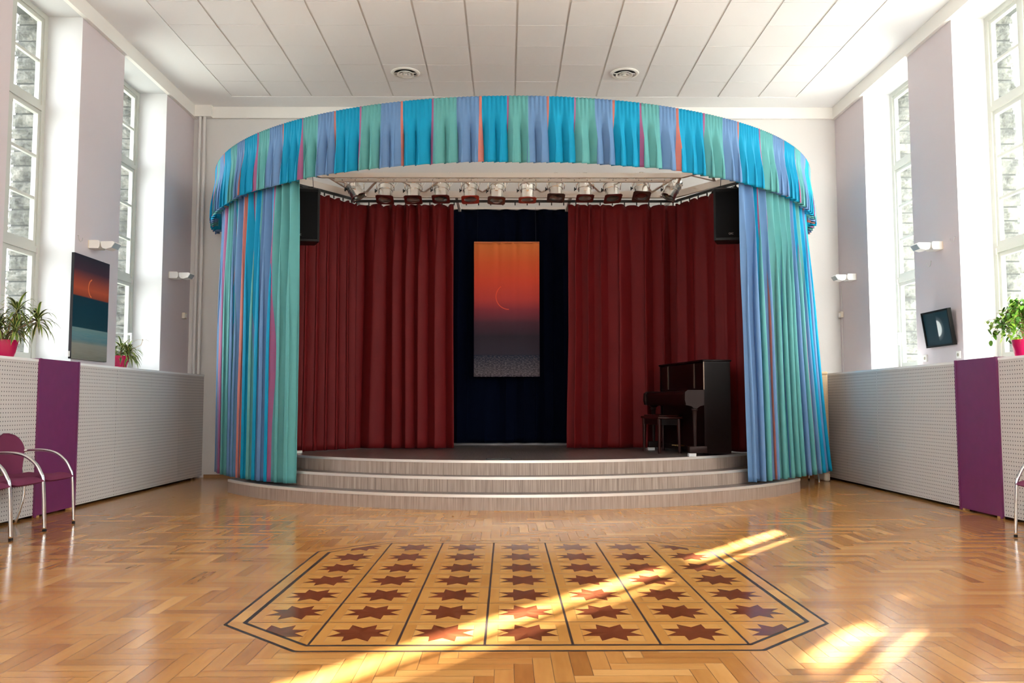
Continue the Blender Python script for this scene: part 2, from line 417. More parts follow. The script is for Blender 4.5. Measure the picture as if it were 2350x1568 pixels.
big=[(X0-1,Y0-1),(X1+1,Y0-1),(X1+1,Y1+1),(X0-1,Y1+1)]
ib=MB()
def ipoly(poly,z,mi,uvr=0,tone=None):
    ca,sa=math.cos(uvr),math.sin(uvr)
    ib.add([(x,y,z) for x,y in poly],[tuple(range(len(poly)))],mi,[(x*ca+y*sa,-x*sa+y*ca) for x,y in poly],tone or (random.gauss(.5,.18),random.random(),random.random()))
BRD=.085
ipoly(clip(big,octa(BRD+.018)),.0006,2)                       # outer black line
# border planks between the two lines, in segments
oc=clip(big,octa(BRD)); ic=clip(big,octa(.018))
ipoly(oc,.0010,0,0,(.35,.3,.2))
for k in range(14):
    xa=X0+.2+k*.3
    q=clip([(xa,Y0-1),(xa+.297,Y0-1),(xa+.297,Y1+1),(xa,Y1+1)],octa(BRD))
    if q: ipoly(q,.0012,0)
for k in range(10):
    ya=Y0+.42+k*.235
    if ya+.23>Y1-.42: break
    for sx in(0,1):
        q=clip([(X0-1,ya),(X0,ya),(X0,ya+.232),(X0-1,ya+.232)] if sx==0 else [(X1,ya),(X1+1,ya),(X1+1,ya+.232),(X1,ya+.232)],octa(BRD))
        if q: ipoly(q,.0014,0,PI/2)
ipoly(ic,.0016,2)                                             # inner black line
IN=octa(0)
for ci in range(-1,6):
    for ri in range(7):
        cx=tx0+(ci+.5)*tw; cy=ty1-(ri+.5)*th; a=tw/2-.006; b=th/2-.0035
        if ci==-1 and ri in(0,6) or ci==5 and ri in(0,6): pass
        fw=.052
        rects=[((-a,-b,a,-b+fw),0),((-a,b-fw,a,b),0),((-a,-b+fw,-a+fw,b-fw),PI/2),((a-fw,-b+fw,a,b-fw),PI/2)]
        for (p,q,r,t),ur in rects:
            po=clip([(cx+p,cy+q),(cx+r,cy+q),(cx+r,cy+t),(cx+p,cy+t)],IN)
            if po: ipoly(po,.0020,0,ur,(random.gauss(.38,.12),random.random(),random.random()))
        e=.0012; m=a-fw-e; m2=b-fw-e
        for (p0,p1,p2) in [((-m,-m2),(m,-m2),(0,0)),((m,-m2),(m,m2),(0,0)),((m,m2),(-m,m2),(0,0)),((-m,m2),(-m,-m2),(0,0))]:
            po=clip([(cx+p[0],cy+p[1]) for p in(p0,p1,p2)],IN)
            if po: ipoly(po,.0020,0,random.choice((0,PI/2)),(random.gauss(.72,.14),random.random(),random.random()))
        R1,R2=.158,.090
        for k in range(8):
            a0=math.radians(22.5+45*k); tip=(cx+R1*math.cos(a0),cy+R1*math.sin(a0))
            for sd in(-1,1):
                an=a0+sd*PI/8; nt_=(cx+R2*math.cos(an),cy+R2*math.sin(an))
                tri=[(cx,cy),tip,nt_] if sd>0 else [(cx,cy),nt_,tip]
                po=clip(tri,IN)
                if po: ipoly(po,.0026,1,a0,(random.gauss(.62 if (sd>0)!=(k%2) else .34,.13),random.random(),random.random()))
inl=ib.build('star_inlay',[MAPLE,REDW,EBONY],parent=floor,fix=False)
inl['label']='octagonal marquetry panel of red-brown eight-pointed stars'

# ceiling slab, recessed tile field
cb=MB()
TX=[.1252+.6*k for k in range(-6,7)]; TX=[TX[0]-.585]+TX+[TX[-1]+.57]; TY1=12.37; nrow=26
cb.box(OL,OR,YF-.3,YB+.3,ZC+.06,ZC+.36,0)
cb.box(XL-.1,TX[0],YF,YB+.1,ZC,ZC+.07,0); cb.box(TX[-1],XR+.1,YF,YB+.1,ZC,ZC+.07,0)
cb.box(TX[0],TX[-1],TY1,YB+.1,ZC,ZC+.07,0); cb.box(TX[0],TX[-1],YF,TY1-.6*25.9,ZC,ZC+.07,0)
for a,b in zip(TX[:-1],TX[1:]):
    for r in range(nrow):
        y1=TY1-.6*r; y0=max(y1-.6,YF)
        if y1-y0<.05: continue
        dz=random.uniform(-.0015,.0015)
        cb.box(a+.013,b-.013,y0+.004,y1-.004,ZC+.004+dz,ZC+.03,1)
cb.box(TX[0],TX[-1],YF,TY1,ZC+.012,ZC+.05,2)
struct('ceiling',cb,[CEILW,TILE,GRID])

# back wall, front wall
bw=MB(); bw.box(OL,OR,YB,YB+.3,-.3,ZC+.1,0); struct('wall_back',bw,GREIGE)
ADDED_WIN=[(-3.5,-2.2),(-.52,.78),(2.4,3.7)]; bw=MB(); xs_=[OL]+[v for w_ in ADDED_WIN for v in w_]+[OR]  # openings added in the unseen front wall to light the room frontally
for k in range(0,len(xs_),2): bw.box(xs_[k],xs_[k+1],YF-.3,YF,-.3,ZC+.1,0)
for a,b in ADDED_WIN: bw.box(a,b,YF-.3,YF,-.3,.9,0); bw.box(a,b,YF-.3,YF,5.2,ZC+.1,0)
struct('wall_front',bw,GREIGE)

# side walls with deep window niches
def sidewall(sd):
    x=XL if sd<0 else XR; gx=GL if sd<0 else GR; ox=OL if sd<0 else OR
    mb=MB(); xa,xb=sorted((x,gx)); ys=[YB]+[v for w_ in WIN for v in (w_[1],w_[0])]+[YF]
    def wb(y0,y1,z0,z1):
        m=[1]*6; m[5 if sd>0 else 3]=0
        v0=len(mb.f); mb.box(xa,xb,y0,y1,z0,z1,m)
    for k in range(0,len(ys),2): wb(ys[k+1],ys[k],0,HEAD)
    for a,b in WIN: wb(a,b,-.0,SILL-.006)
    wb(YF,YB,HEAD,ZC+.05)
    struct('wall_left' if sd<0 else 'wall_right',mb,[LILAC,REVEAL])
    # outer stone skin
    mb=MB(); xa,xb=sorted((gx+sd*.045,ox))
    for k in range(0,len(ys),2): mb.box(xa,xb,ys[k+1]+.006,ys[k]-.006 if k else ys[k]+.3,-.3,6.3,1)
    for a,b in WIN:
        mb.box(xa,xb,a-.05,b+.05,-.3,SILL-.06,1); mb.box(xa,xb,a-.05,b+.05,HEAD+.02,6.3,1)
    # rock-faced courses on the far jambs and the face beside them
    for (a,b) in WIN[:3]:
        z=SILL-.05
        while z<HEAD+.02:
            hh=random.uniform(.13,.20); 
            L=random.uniform(.0,.03)
            n=7; m_=5; vs=[]; fs=[]
            x0,x1=gx+sd*.05, ox+sd*random.uniform(.0,.04)
            sdn=random.random()*50
            for side,yy in ((0,b),(1,a)):
                vs=[];fs=[]
                sy=-1 if side==0 else 1
                for p in range(n+1):
                    for q in range(m_+1):
                        u=p/n; v=q/m_; edge=min(u,1-u,1)*2; ev=min(v,1-v)*2
                        bulge=.035*min(1,ev*2.2)*(1 if u<.85 else (1-u)/.15)
                        dd=bulge*(.5+.9*nz(sdn+u*3,v*3,side*9))+.012*nz(u*9+sdn,v*9)
                        vs.append((x0+(x1-x0)*u+sd*.02*nz(v*4+sdn), yy+sy*dd+0.0, z+.006+(hh-.016)*v))
                for p in range(n):
                    for q in range(m_): k=p*(m_+1)+q; fs.append((k,k+1,k+m_+2,k+m_+1))
                mb.add(vs,fs,0)
            z+=hh
    struct('wall_outer_left' if sd<0 else 'wall_outer_right',mb,[ROCK,MORTAR],smooth=False)
    # cornice band
    mb=MB(); xa,xb=sorted((x,x-sd*.05)); mb.box(xa,xb,YF,YB,HEAD-.012,ZC,0)
    return mb
c1=sidewall(-1); struct('trim_1',c1,CORN)
c2=sidewall(1); struct('trim_2',c2,CORN)
mb=MB(); mb.box(XL+.05,XR-.05,YB-.05,YB,HEAD-.005,ZC,0)
mb.box(XL+.05,XL+.30,YB-.13,YB-.04,HEAD-.005,ZC,0); struct('trim_3',mb,CORN)
mb=MB(); mb.box(-4.5,-3.3,YB-.016,YB,0,.045); mb.box(3.6,XR,YB-.016,YB,0,.045); struct('baseboard_back',mb,WOODB)

# windows
def window(idx,sd,a,b):
    gx=GL if sd<0 else GR
    root=thing('window_%d'%idx,None,None,(gx,(a+b)/2,SILL)); tag(root,kind='structure')
    hw=(b-a)/2; H=HEAD-SILL; fr=MB(); d0,d1=-.04,.05
    def bar(y0,y1,z0,z1,e=0,mbx=fr): 
        xa,xb=sorted((-sd*(.045+e),sd*.03)); mbx.box(xa,xb,y0,y1,z0,z1)
    bar(-hw,-hw+.07,0,H); bar(hw-.07,hw,0,H); bar(-hw+.07,hw-.07,H-.06,H); bar(-hw+.07,hw-.07,0,.06)
    bar(-hw+.07,hw-.07,2.81,2.87,.004); bar(-hw+.07,hw-.07,1.22,1.29,.004)
    bar(-.035,.035,.06,H-.06,-.006)
    fr.build('frame',FRAME,root)
    sa=MB()
    def sash(z0,z1,bars):
        for y0,y1 in ((-hw+.07,-.035),(.035,hw-.07)):
            for q in ((y0,y0+.045,z0,z1),(y1-.045,y1,z0,z1),(y0+.045,y1-.045,z1-.045,z1),(y0+.045,y1-.045,z0,z0+.055)):
                xa,xb=sorted((-sd*.03,sd*.02)); sa.box(xa,xb,*q)
            for zb in bars:
                xa,xb=sorted((-sd*.022,sd*.015)); sa.box(xa,xb,y0+.045,y1-.045,zb-.016,zb+.016)
    sash(.06,1.22,[]); sash(1.29,2.81,[1.82,2.29]); sash(2.87,H-.06,[3.37])
    sa.build('sash',FRAME,root)
    gl=MB(); 
    for z0,z1 in ((.11,1.18),(1.34,2.77),(2.92,H-.10)):
        for y0,y1 in ((-hw+.11,-.08),(.08,hw-.11)): gl.box(-.003,.003,y0,y1,z0,z1)
    gl.build('glass_pane',GLASS,root)
    hd=MB(); xa=-sd*.045
    hd.box(*sorted((-sd*.03,-sd*.075)),hw-.105,hw-.085,.50,.53); hd.box(*sorted((-sd*.065,-sd*.08)),hw-.108,hw-.083,.36,.53)
    hd.build('handle',WHITE,root)
    hg=MB(); hg.tube([(-sd*.05,hw-.066,1.20),(-sd*.05,hw-.066,1.27)],.008,8); hg.build('hinge',SHEER,root)
k=1
for sd in (-1,1):
    for a,b in WIN:
        window(k,sd,a,b); k+=1
for a,b in ADDED_WIN:  # added windows behind the camera, put in as frontal fill light
    root=thing('window_%d'%k,None,None,((a+b)/2,YF-.15,.9)); tag(root,kind='structure'); k+=1; hw=(b-a)/2; fr=MB()
    for q in ((-hw,-hw+.08,0,4.3),(hw-.08,hw,0,4.3),(-.04,.04,.08,4.22),(-hw+.08,hw-.08,0,.08),(-hw+.08,hw-.08,4.22,4.3),(-hw+.08,-.04,1.9,2.0),(.04,hw-.08,1.9,2.0)): fr.box(q[0],q[1],-.04,.04,q[2],q[3])
    fr.build('frame',FRAME,root); gl=MB(); gl.box(-hw+.08,hw-.08,-.004,.004,.08,4.22); gl.build('glass_pane',GLASS,root)
    # window boards in the niches
for sd in(-1,1):
    mb=MB()
    for a,b in WIN:
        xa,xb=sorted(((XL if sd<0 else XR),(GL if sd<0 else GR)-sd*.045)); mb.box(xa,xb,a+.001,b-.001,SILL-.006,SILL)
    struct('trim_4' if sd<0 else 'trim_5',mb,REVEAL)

# ---------------------------------------------------------------- radiator covers and plum pillars
def cover(sd,y0,y1,label,grp):
    fx=-4.53 if sd<0 else 4.68; wx=XL if sd<0 else XR
    t=thing('radiator_cover',label,'radiator cover',(fx,(y0+y1)/2,.03),0,grp); hw=(y1-y0)/2-.0015
    m=MB(); m.box(*sorted((0,sd*.016)),-hw,hw,.0,1.470); m.build('perforated_panel',PERF,t)
    m=MB(); m.box(*sorted((-sd*.004,(wx-fx)-sd*.002)),-hw,hw,1.470,1.494); m.build('top_board',WHITE,t)
    m=MB(); m.box(*sorted((sd*.12,sd*.16)),-hw,hw,-.03,.25); m.build('plinth',DARK,t)
def pillar(sd,y0,y1,label):
    fx=-4.515 if sd<0 else 4.665; wx=XL if sd<0 else XR
    t=thing('plum_pillar',label,'boxed pipe cover',(fx,(y0+y1)/2,0)); hw=(y1-y0)/2
    m=MB(); m.box(*sorted((0,wx-fx)),-hw,hw,.022,1.532); m.build('board',PURPLE,t)
    m=MB(); m.box(*sorted((-sd*.006,sd*.004)),(hw-.03),hw+.002,.005,1.534); m.box(*sorted((-sd*.006,sd*.004)),-hw-.002,-hw+.03,.005,1.534); m.build('edge_strip',PURPLE,t)
    m=MB()
    for y in(-hw+.05,hw-.09): m.box(*sorted((sd*.004,sd*.05)),y,y+.05,0,.022)
    m.build('foot',FOOTW,t)
LP=(8.30,9.07); RP=(8.11,8.87)
lcols=[(9.07,9.98,'beside the plum pillar, below the sunset canvas'),(9.98,10.94,'under the small leafy pot plant'),(10.94,11.90,'under the blank white window niche end'),(11.90,12.846,'in the shaded back left corner')]
for a,b,s_ in lcols: cover(-1,a,b,'perforated radiator cover on the left wall, '+s_,'perforated radiator covers, left wall')
lab=['white perforated radiator cover on the left behind the plum chairs','white perforated radiator cover on the left wall nearest the camera']
for k,(a,b) in enumerate([(7.38,8.30),(6.46,7.38)]): cover(-1,a,b,lab[k],'perforated radiator covers, left wall')
rcols=[(8.87,9.83,'beside the plum pillar, below the half-moon picture'),(9.83,10.80,'with a short crack line, second from plum pillar'),(10.80,11.80,'tinted blue under the second window'),(11.80,12.846,'at the dark back end behind the striped curtain')]
for a,b,s_ in rcols: cover(1,a,b,'perforated radiator cover on the right wall, '+s_,'perforated radiator covers, right wall')
cover(1,7.14,8.11,'white perforated radiator cover under the ficus pot on the right','perforated radiator covers, right wall')
cover(1,6.17,7.14,'white perforated radiator cover on the right wall nearest the camera','perforated radiator covers, right wall')
pillar(-1,*LP,'plum purple boxed pillar between perforated panels on the left wall')
pillar(1,*RP,'plum purple boxed pillar between perforated panels on the right wall')
# lengths beyond the frame that still shade the room
for sd in(-1,1):
    m=MB(); fx=-4.53 if sd<0 else 4.68; wx=XL if sd<0 else XR
    m.box(*sorted((fx,wx)),YF,6.455 if sd<0 else 6.165,.03,1.524); struct('trim_6' if sd<0 else 'trim_7',m,PERF)

# ---------------------------------------------------------------- stage
SCX=.10
def arc(R,cy,hw,n=90):
    a0=math.asin(hw/R); return [(SCX+R*math.sin(-a0+2*a0*k/n), cy-R*math.cos(-a0+2*a0*k/n)) for k in range(n+1)]
stage=thing('stage','three-step curved stage with striped taupe laminate risers and dark floor','stage',(SCX,YB,0))
def step(R,hw,z0,z1,name,top):
    pts=arc(R,13.12,hw); m=MB(); n=len(pts)
    L=0; us=[0]
    for a,b in zip(pts[:-1],pts[1:]): L+=math.dist(a,b); us.append(L)
    o=(SCX,YB)
    vs=[(x-o[0],y-o[1],z0) for x,y in pts]+[(x-o[0],y-o[1],z1) for x,y in pts]
    uv=[(u,z0) for u in us]+[(u,z1) for u in us]
    m.add(vs,[(i,i+1,n+i+1,n+i) for i in range(n-1)],0,uv)
    for e in(0,n-1):
        x,y=pts[e][0]-o[0],pts[e][1]-o[1]
        m.add([(x,y,z0),(x,0-.002,z0),(x,0-.002,z1),(x,y,z1)],[(0,1,2,3)],0,[(us[e],z0),(us[e]+abs(y),z0),(us[e]+abs(y),z1),(us[e],z1)])
    tp=[(x-o[0],y-o[1],z1) for x,y in pts]; a=(pts[-1][0]-o[0],-.002,z1); b=(pts[0][0]-o[0],-.002,z1)
    m.add(tp+[a,b],[tuple(range(n+2))],1)
    s_=m.build(name,[LAMI,top],stage)
    nm=MB(); v=[];f=[]
    Rr=R
    for x,y in pts:
        dx,dy=(x-SCX)/R,(y-13.12)/R
        for (e,z) in ((.004,z1-.026),(.004,z1+.002),(-.035,z1+.002)): v.append((x+dx*e-o[0],y+dy*e-o[1],z))
    for i in range(n-1):
        for q in range(2): f.append((i*3+q,(i+1)*3+q,(i+1)*3+q+1,i*3+q+1))
    nm.add(v,f,0); nm.build('nosing',NOSE,s_)
    return s_
step(4.29,3.55,0,.158,'step',STAGEF); step(4.03,3.35,.158,.316,'step',STAGEF)
step(3.78,3.20,.316,.474,'deck',STAGEF)
m=MB()
for q in ((-.23,.06,9.52,9.535),(-.23,.06,9.665,9.68),(-.23,-.215,9.535,9.665),(.045,.06,9.535,9.665)): m.box(*q,.4745,.479)
m.box(-.213,.043,9.537,9.663,.4745,.477,1)
tag(m.build('floor_hatch',[BLACKM,STAGEF]),'small dark metal-framed hatch let into the stage floor','hatch')

# ---------------------------------------------------------------- drapes
def cloth(name, path, L, zt, zb, offs, uf, ns, nt, mt, parent=None, smooth=True):
    """path(s)->(x,y,nx,ny,tx,ty); offs(s,t)->(normal,tangent,dz), t=0 top"""
    v=[];uv=[];f=[]
    for i in range(ns+1):
        s_=L*i/ns
        for j in range(nt+1):
            t=j/nt; x,y,nx,ny,tx,ty=path(s_,t); a,b,dz=offs(s_,t)
            v.append((x+nx*a+tx*b, y+ny*a+ty*b, zt+(zb-zt)*t+dz)); uv.append((uf(s_,t),(zb-zt)*t))
    for i in range(ns):
        for j in range(nt): k=i*(nt+1)+j; f.append((k,k+1,k+nt+2,k+nt+1))
    m=MB(); m.add(v,f,0,uv); o=m.build(name,mt,parent,smooth=smooth,fix=False)
    sm=o.modifiers.new('thick','SOLIDIFY'); sm.thickness=.0025; sm.offset=0
    return o
VR,VCY=4.47,13.42
def circ(R,phi0):
    def p(s_,t):
        a=phi0+s_/R; return (SCX+R*math.sin(a), VCY-R*math.cos(a), math.sin(a), -math.cos(a), math.cos(a), math.sin(a))
    return p
PHI=math.asin((VCY-YB+.03)/VR); PHI0=-(PI/2-PHI); LV=2*abs(PHI0)*VR
KN=[-6.2,-5.4,-4.55,-3.79,-2.916,-2.094,-1.244,-.365,.357,1.086,1.873,2.809,3.838,4.75,5.6,6.4]
def ustr(s_):
    for k in range(len(KN)-1):
        if s_<KN[k+1]: return k+(s_-KN[k])/(KN[k+1]-KN[k])
    return len(KN)
def fold(s_,lam,sd=0):
    """irregular phase so that folds vary in width"""
    return 2*PI*(s_/lam+.55*nz(s_*1.7/(lam*8)+sd,sd)+.35*nz(s_*4/(lam*8)+3.3,sd))
def voff(s_,t):
    ph=fold(s_,.145,1.); top=.0075*math.sin(2*PI*s_/.046+.6*nz(s_*3))
    amp=(.058+.030*nz(s_*2.1,4.))*ss(.06,.9,t)
    n=top*(1-ss(.05,.35,t)*.85)+amp*(math.sin(ph)+.25*math.sin(2*ph+1.)) +.02*ss(.1,1,t)
    b=.030*ss(.15,1,t)*math.sin(2*ph+.4)
    dz=(-.014*nz(s_*1.3,8.)-.014*math.sin(ph))*ss(.3,1,t)
    if t>.0: dz+=0
    return n,b,dz
val=cloth('valance',circ(VR,PHI0),LV,4.383,3.655,voff,lambda s_,t: ustr(s_-LV/2)-.004*math.sin(fold(s_,.145,1.))*t,1500,22,STRIPE)
tag(val,'pleated striped valance in cyan, mint and slate blue curving round the stage','valance')
m=MB(); m.tube([(SCX+(VR-.03)*math.sin(PHI0+2*abs(PHI0)*k/80),VCY-(VR-.03)*math.cos(PHI0+2*abs(PHI0)*k/80),4.355) for k in range(81)],.014,8)
tag(m.build('valance_rail',TRUSS,smooth=True),'curved white rail carrying the striped valance','curtain rail')

def side(name,phi0,phi1,zt,zb,label,u0,flare,seed,grp=None):
    R=4.37; L=R*(phi1-phi0)
    def p(s_,t):
        a=phi0+s_/R; k=s_/L
        fl=flare(k,t)
        RR=R
        return (SCX+RR*math.sin(a)+fl[0], VCY-RR*math.cos(a)+fl[1], math.sin(a), -math.cos(a), math.cos(a), math.sin(a))
    def off(s_,t):
        ph=fold(s_,.155,seed); e=ss(0,.05,t); wob=nz(s_*5,t*2.2,seed)*ss(0,.25,t)*(1-ss(.25,.9,t))*2.0
        ph2=ph+wob*1.3
        amp=.024+.046*ss(.0,.5,t)
        fine=.010*math.sin(2*PI*s_/.06)*(1-ss(.05,.3,t))
        n=amp*(math.sin(ph2)+.22*math.sin(2*ph2+seed))+fine+.02*nz(s_*3,t*1.5,seed+5)
        b=.042*ss(.1,.6,t)*math.sin(2*ph2)+.03*nz(s_*2,t*1.3,seed+9)*ss(0,.5,t)
        # the ends hang flat
        k=min(1,min(s_,L-s_)/.06); return n*(.35+.65*k),b*k,.012*math.sin(ph)*ss(.9,1,t)*0
    def u(s_,t):
        k=s_/L
        for (a,ua),(b,ub) in zip(u0[:-1],u0[1:]):
            if k<=b: return ua+(ub-ua)*(k-a)/(b-a)
        return u0[-1][1]
    o=cloth(name,p,L,zt,zb,off,u,520,60,STRIPE); tag(o,label,'curtain',grp); return o
d2=math.radians
side('stage_curtain',d2(-65.5),d2(-35.3),4.33,.185,'striped blue-green stage curtain gathered at the left, reaching the lowest step',
     [(0, 0.8), (0.095, 0.96), (0.11, 1.0), (0.135, 1.37), (0.185, 1.41), (0.32, 1.67), (0.36, 1.96), (0.365, 2.41), (0.41, 2.68), (0.485, 2.967), (0.53, 3.0), (0.58, 3.37), (0.585, 3.405), (0.64, 3.68), (0.642, 4.0), (0.695, 4.3), (0.7, 4.69), (0.78, 4.96), (0.782, 5.05), (0.817, 5.375), (0.826, 5.40), (1.0, 5.67)],lambda k,t:(.0,.0),2.)
side('stage_curtain',d2(37.3),d2(65.5),4.33,.185,'striped blue-green stage curtain at the right, flaring out at its hem',
     [(0, 0.7), (0.115, 0.967), (0.12, 1.0), (0.145, 1.37), (0.15, 1.41), (0.195, 1.68), (0.24, 1.967), (0.27, 2.0), (0.28, 2.41), (0.39, 2.67), (0.395, 3.375), (0.42, 3.398), (0.57, 3.67), (0.635, 3.96), (0.64, 4.0), (0.655, 4.2), (0.67, 4.42), (0.73, 4.6), (0.785, 4.96), (0.805, 5.0), (0.84, 5.3), (0.845, 5.7), (0.885, 5.95), (0.925, 6.0), (1.0, 6.3)],lambda k,t:((.05+.22*k**2)*t**1.7,.02*t),5.)
SIDE_U=0

# straight drapes along polylines
def poly_path(pts):
    P=[Vector(p) for p in pts]; cum=[0]
    for a,b in zip(P[:-1],P[1:]): cum.append(cum[-1]+(b-a).length)
    def p(s_,t):
        for k in range(len(P)-1):
            if s_<=cum[k+1] or k==len(P)-2:
                d=(P[k+1]-P[k]).normalized(); q=P[k]+d*(s_-cum[k]); return (q.x,q.y,d.y,-d.x,d.x,d.y)
    return p,cum[-1]
def drape(name,pts,zt,zb,lam,amp,seed,mt,ns=300,nt=40,bell=0.,scal=.0):
    p,L=poly_path(pts)
    def off(s_,t):
        ph=fold(s_,lam,seed)+nz(s_*2,t*1.1,seed)*.9*t
        a=amp*(.55+.45*ss(0,.4,t))*(1+.5*nz(s_*1.1,seed,2))
        n=a*(math.sin(ph)+.28*math.sin(2*ph+seed*2)+.12*math.sin(3*ph+1))
        b=amp*.55*math.sin(2*ph+.5)*ss(0,.3,t)
        cr=.012*nz(s_*14,t*60,seed)*ss(.93,.985,t)
        dz=-scal*(1-abs(math.cos(PI*s_/.18)))**2*(1-ss(0,.03,t))
        k=min(1,min(s_,L-s_)/.05)
        side_shift=bell*ss(.45,1,t)*((s_/L)-.5)*2
        return n*(.3+.7*k)+cr,b*k+side_shift,dz
    return cloth(name,p,L,zt,zb,off,lambda s_,t:s_*2,ns,nt,mt)
RZ=3.87; RB=.485
tag(drape('backdrop_curtain',[(-2.93,10.60),(-2.47,11.17),(-2.08,11.72)],RZ,RB,.20,.050,1.,REDC,scal=.03,bell=.02),'burgundy satin curtain on the angled rail at stage left, behind the loudspeaker','curtain','burgundy backdrop curtains')
tag(drape('backdrop_curtain',[(-2.17,11.80),(-.735,11.78)],RZ,RB,.235,.078,4.,REDC,scal=.03,bell=.015),'burgundy satin curtain hanging left of the navy centre backdrop','curtain','burgundy backdrop curtains')
tag(drape('backdrop_curtain',[(.86,11.78),(2.46,11.82)],RZ,RB,.25,.066,8.,REDC,scal=.03,bell=.035),'burgundy satin curtain hanging right of the navy centre backdrop','curtain','burgundy backdrop curtains')
tag(drape('backdrop_curtain',[(2.36,11.76),(2.80,11.02),(3.10,10.60)],RZ,RB,.36,.030,11.,REDC,scal=.03),'burgundy satin curtain on the angled rail behind the piano','curtain','burgundy backdrop curtains')
tag(drape('backdrop_curtain',[(-1.9,12.68),(2.0,12.68)],4.00,.512,.30,.045,6.,NAVY,ns=360),'dark navy cloth backdrop at the back centre of the stage','curtain')
m=MB(); m.box(-1.95,2.05,12.665,12.695,4.005,4.035)
tag(m.build('backdrop_rail',TRUSS),'thin cream rail above the navy backdrop','curtain rail')
# black curtain rails with gliders
def rail(pts,label,z=RZ+.04,step_=.17):
    t=thing('backdrop_rail',label,'curtain rail',(pts[0][0],pts[0][1],z)); m=MB(); o=Vector((pts[0][0],pts[0][1]))
    P=[Vector(p)-o for p in pts]
    for a,b in zip(P[:-1],P[1:]):
        L=(b-a).length; M=Matrix.Translation((a.x,a.y,0))@Matrix.Rotation(math.atan2(b.y-a.y,b.x-a.x),4,'Z'); m.box(0,L,-.014,.014,-.014,.018,M=M)
    m.build('rail',BLACKM,t); h=MB()
    for a,b in zip(P[:-1],P[1:]):
        L=(b-a).length; k=.08
        while k<L:
            q=a+(b-a)*(k/L); h=MB(); h.box(q.x-.008,q.x+.008,q.y-.008,q.y+.008,-.055,-.014); k+=step_; h.build('glider',BLACKM,t)
rail([(-2.17,11.78),(2.40,11.78)],'straight black curtain rail across the back of the stage')
rail([(-2.93,10.60),(-2.47,11.17),(-2.10,11.70)],'angled black curtain rail at the left of the stage')
rail([(2.38,11.74),(2.80,11.02),(3.10,10.60)],'angled black curtain rail at the right of the stage')

# banner
def banner_obj():
    t=thing('banner','tall printed cloth banner of a red sunset sky over dark sea','banner',(.003,12.45,1.48))
    ns,nt=60,50; v=[];uv=[];f=[]; W,H=.96,1.975
    for i in range(ns+1):
        for j in range(nt+1):
            s_,t_=i/ns,j/nt; d=.012*math.sin(s_*40+3*nz(s_*5))*math.exp(-t_*4)+.02*nz(s_*5+t_*1.2,t_*1.5)*(.4+t_*.3)
            v.append(((s_-.5)*W,d,H*(1-t_))); uv.append((s_,1-t_))
    for i in range(ns):
        for j in range(nt): k=i*(nt+1)+j; f.append((k,k+1,k+nt+2,k+nt+1))
    m=MB(); m.add(v,f,0,uv); o=m.build('printed_cloth',banner(),t,smooth=True,fix=False)
    sm=o.modifiers.new('t','SOLIDIFY'); sm.thickness=.003
    m=MB(); m.tube([(-W/2,.0,H+.002),(W/2,.0,H+.002)],.012,8); m.build('top_rod',mat('orange_hem',(.55,.15,.05),.6),t)
    m=MB()
    for x in(-W/2+.05,W/2-.05): m=MB(); m.tube([(x,.0,H),(x,.205,H+.575)],.0012,5); m.build('hanging_line',BLACKM,t)
banner_obj()

# ---------------------------------------------------------------- lighting truss
def bar(m,a,b,w_,h_,mi=0):
    a,b=Vector(a),Vector(b); d=b-a; L=d.length; q=d.to_track_quat('X','Z').to_matrix().to_4x4()
    m.box(0,L,-w_/2,w_/2,-h_/2,h_/2,mi,M=Matrix.Translation(a)@q)
TZ=3.99
tr=thing('lighting_truss','cream steel lattice frame hanging over the stage with spotlights','truss',(SCX,11.2,TZ))
def lo(p): return (p[0]-SCX,p[1]-11.2,p[2]-TZ)
m=MB()
A=[(-2.95,10.12),(-2.42,10.76),(2.26,10.76),(2.80,10.10)]; B=[(-2.78,10.62),(-2.13,11.68),(2.32,11.68),(3.02,10.56)]
B=[(-3.0,10.60),(-2.13,11.72),(2.34,11.72),(3.15,10.62)]; A=[(-2.72,10.22),(-2.36,10.72),(2.24,10.72),(2.66,10.18)]
for ch,hh in ((A,.06),(B,.09)):
    for a,b in zip(ch[:-1],ch[1:]): bar(m,lo((*a,TZ)),lo((*b,TZ)),.05,hh)
m.build('chord',TRUSS,tr)
xs=[-2.36,-1.95,-1.557,-1.14,-.727,-.33,.07,.49,.922,1.30,1.664,2.02,2.24]
z=MB()
for k in range(len(xs)-1):
    a=(xs[k],10.72 if k%2==0 else 11.72,TZ+.035); b=(xs[k+1],11.72 if k%2==0 else 10.72,TZ+.035); bar(z,lo(a),lo(b),.034,.012)
for p,q in (((-2.36,10.72),(-2.13,11.72)),((-2.36,10.72),(-2.62,10.97)),((-2.62,10.97),(-2.55,10.33)),((-2.55,10.45),(-2.9,10.7)),((2.24,10.72),(2.34,11.72)),((2.24,10.72),(2.75,11.1)),((2.75,11.1),(2.48,10.36)),((2.48,10.40),(3.0,10.72))): bar(z,lo((*p,TZ+.035)),lo((*q,TZ+.035)),.034,.012)
z.build('lattice_bar',TRUSS,tr)
z=MB(); bar(z,lo((-2.2,10.80,TZ-.045)),lo((2.1,10.80,TZ-.045)),.045,.035)
for k in range(26): z.tube([lo((-2.1+k*.165,10.776,TZ-.045)),lo((-2.1+k*.165,10.772,TZ-.045))],.006,8,mi=1)
z.build('drilled_channel',[TRUSS,BLACKM],tr)
for x in (-2.13,-.7,.9,2.34):
    z=MB(); bar(z,lo((x,11.72,TZ)),lo((x,YB-.002,TZ)),.04,.05); z.box(x-SCX-.06,x-SCX+.06,YB-11.2-.012,YB-11.2-.002,-.09,.09); z.build('wall_bracket',TRUSS,tr)

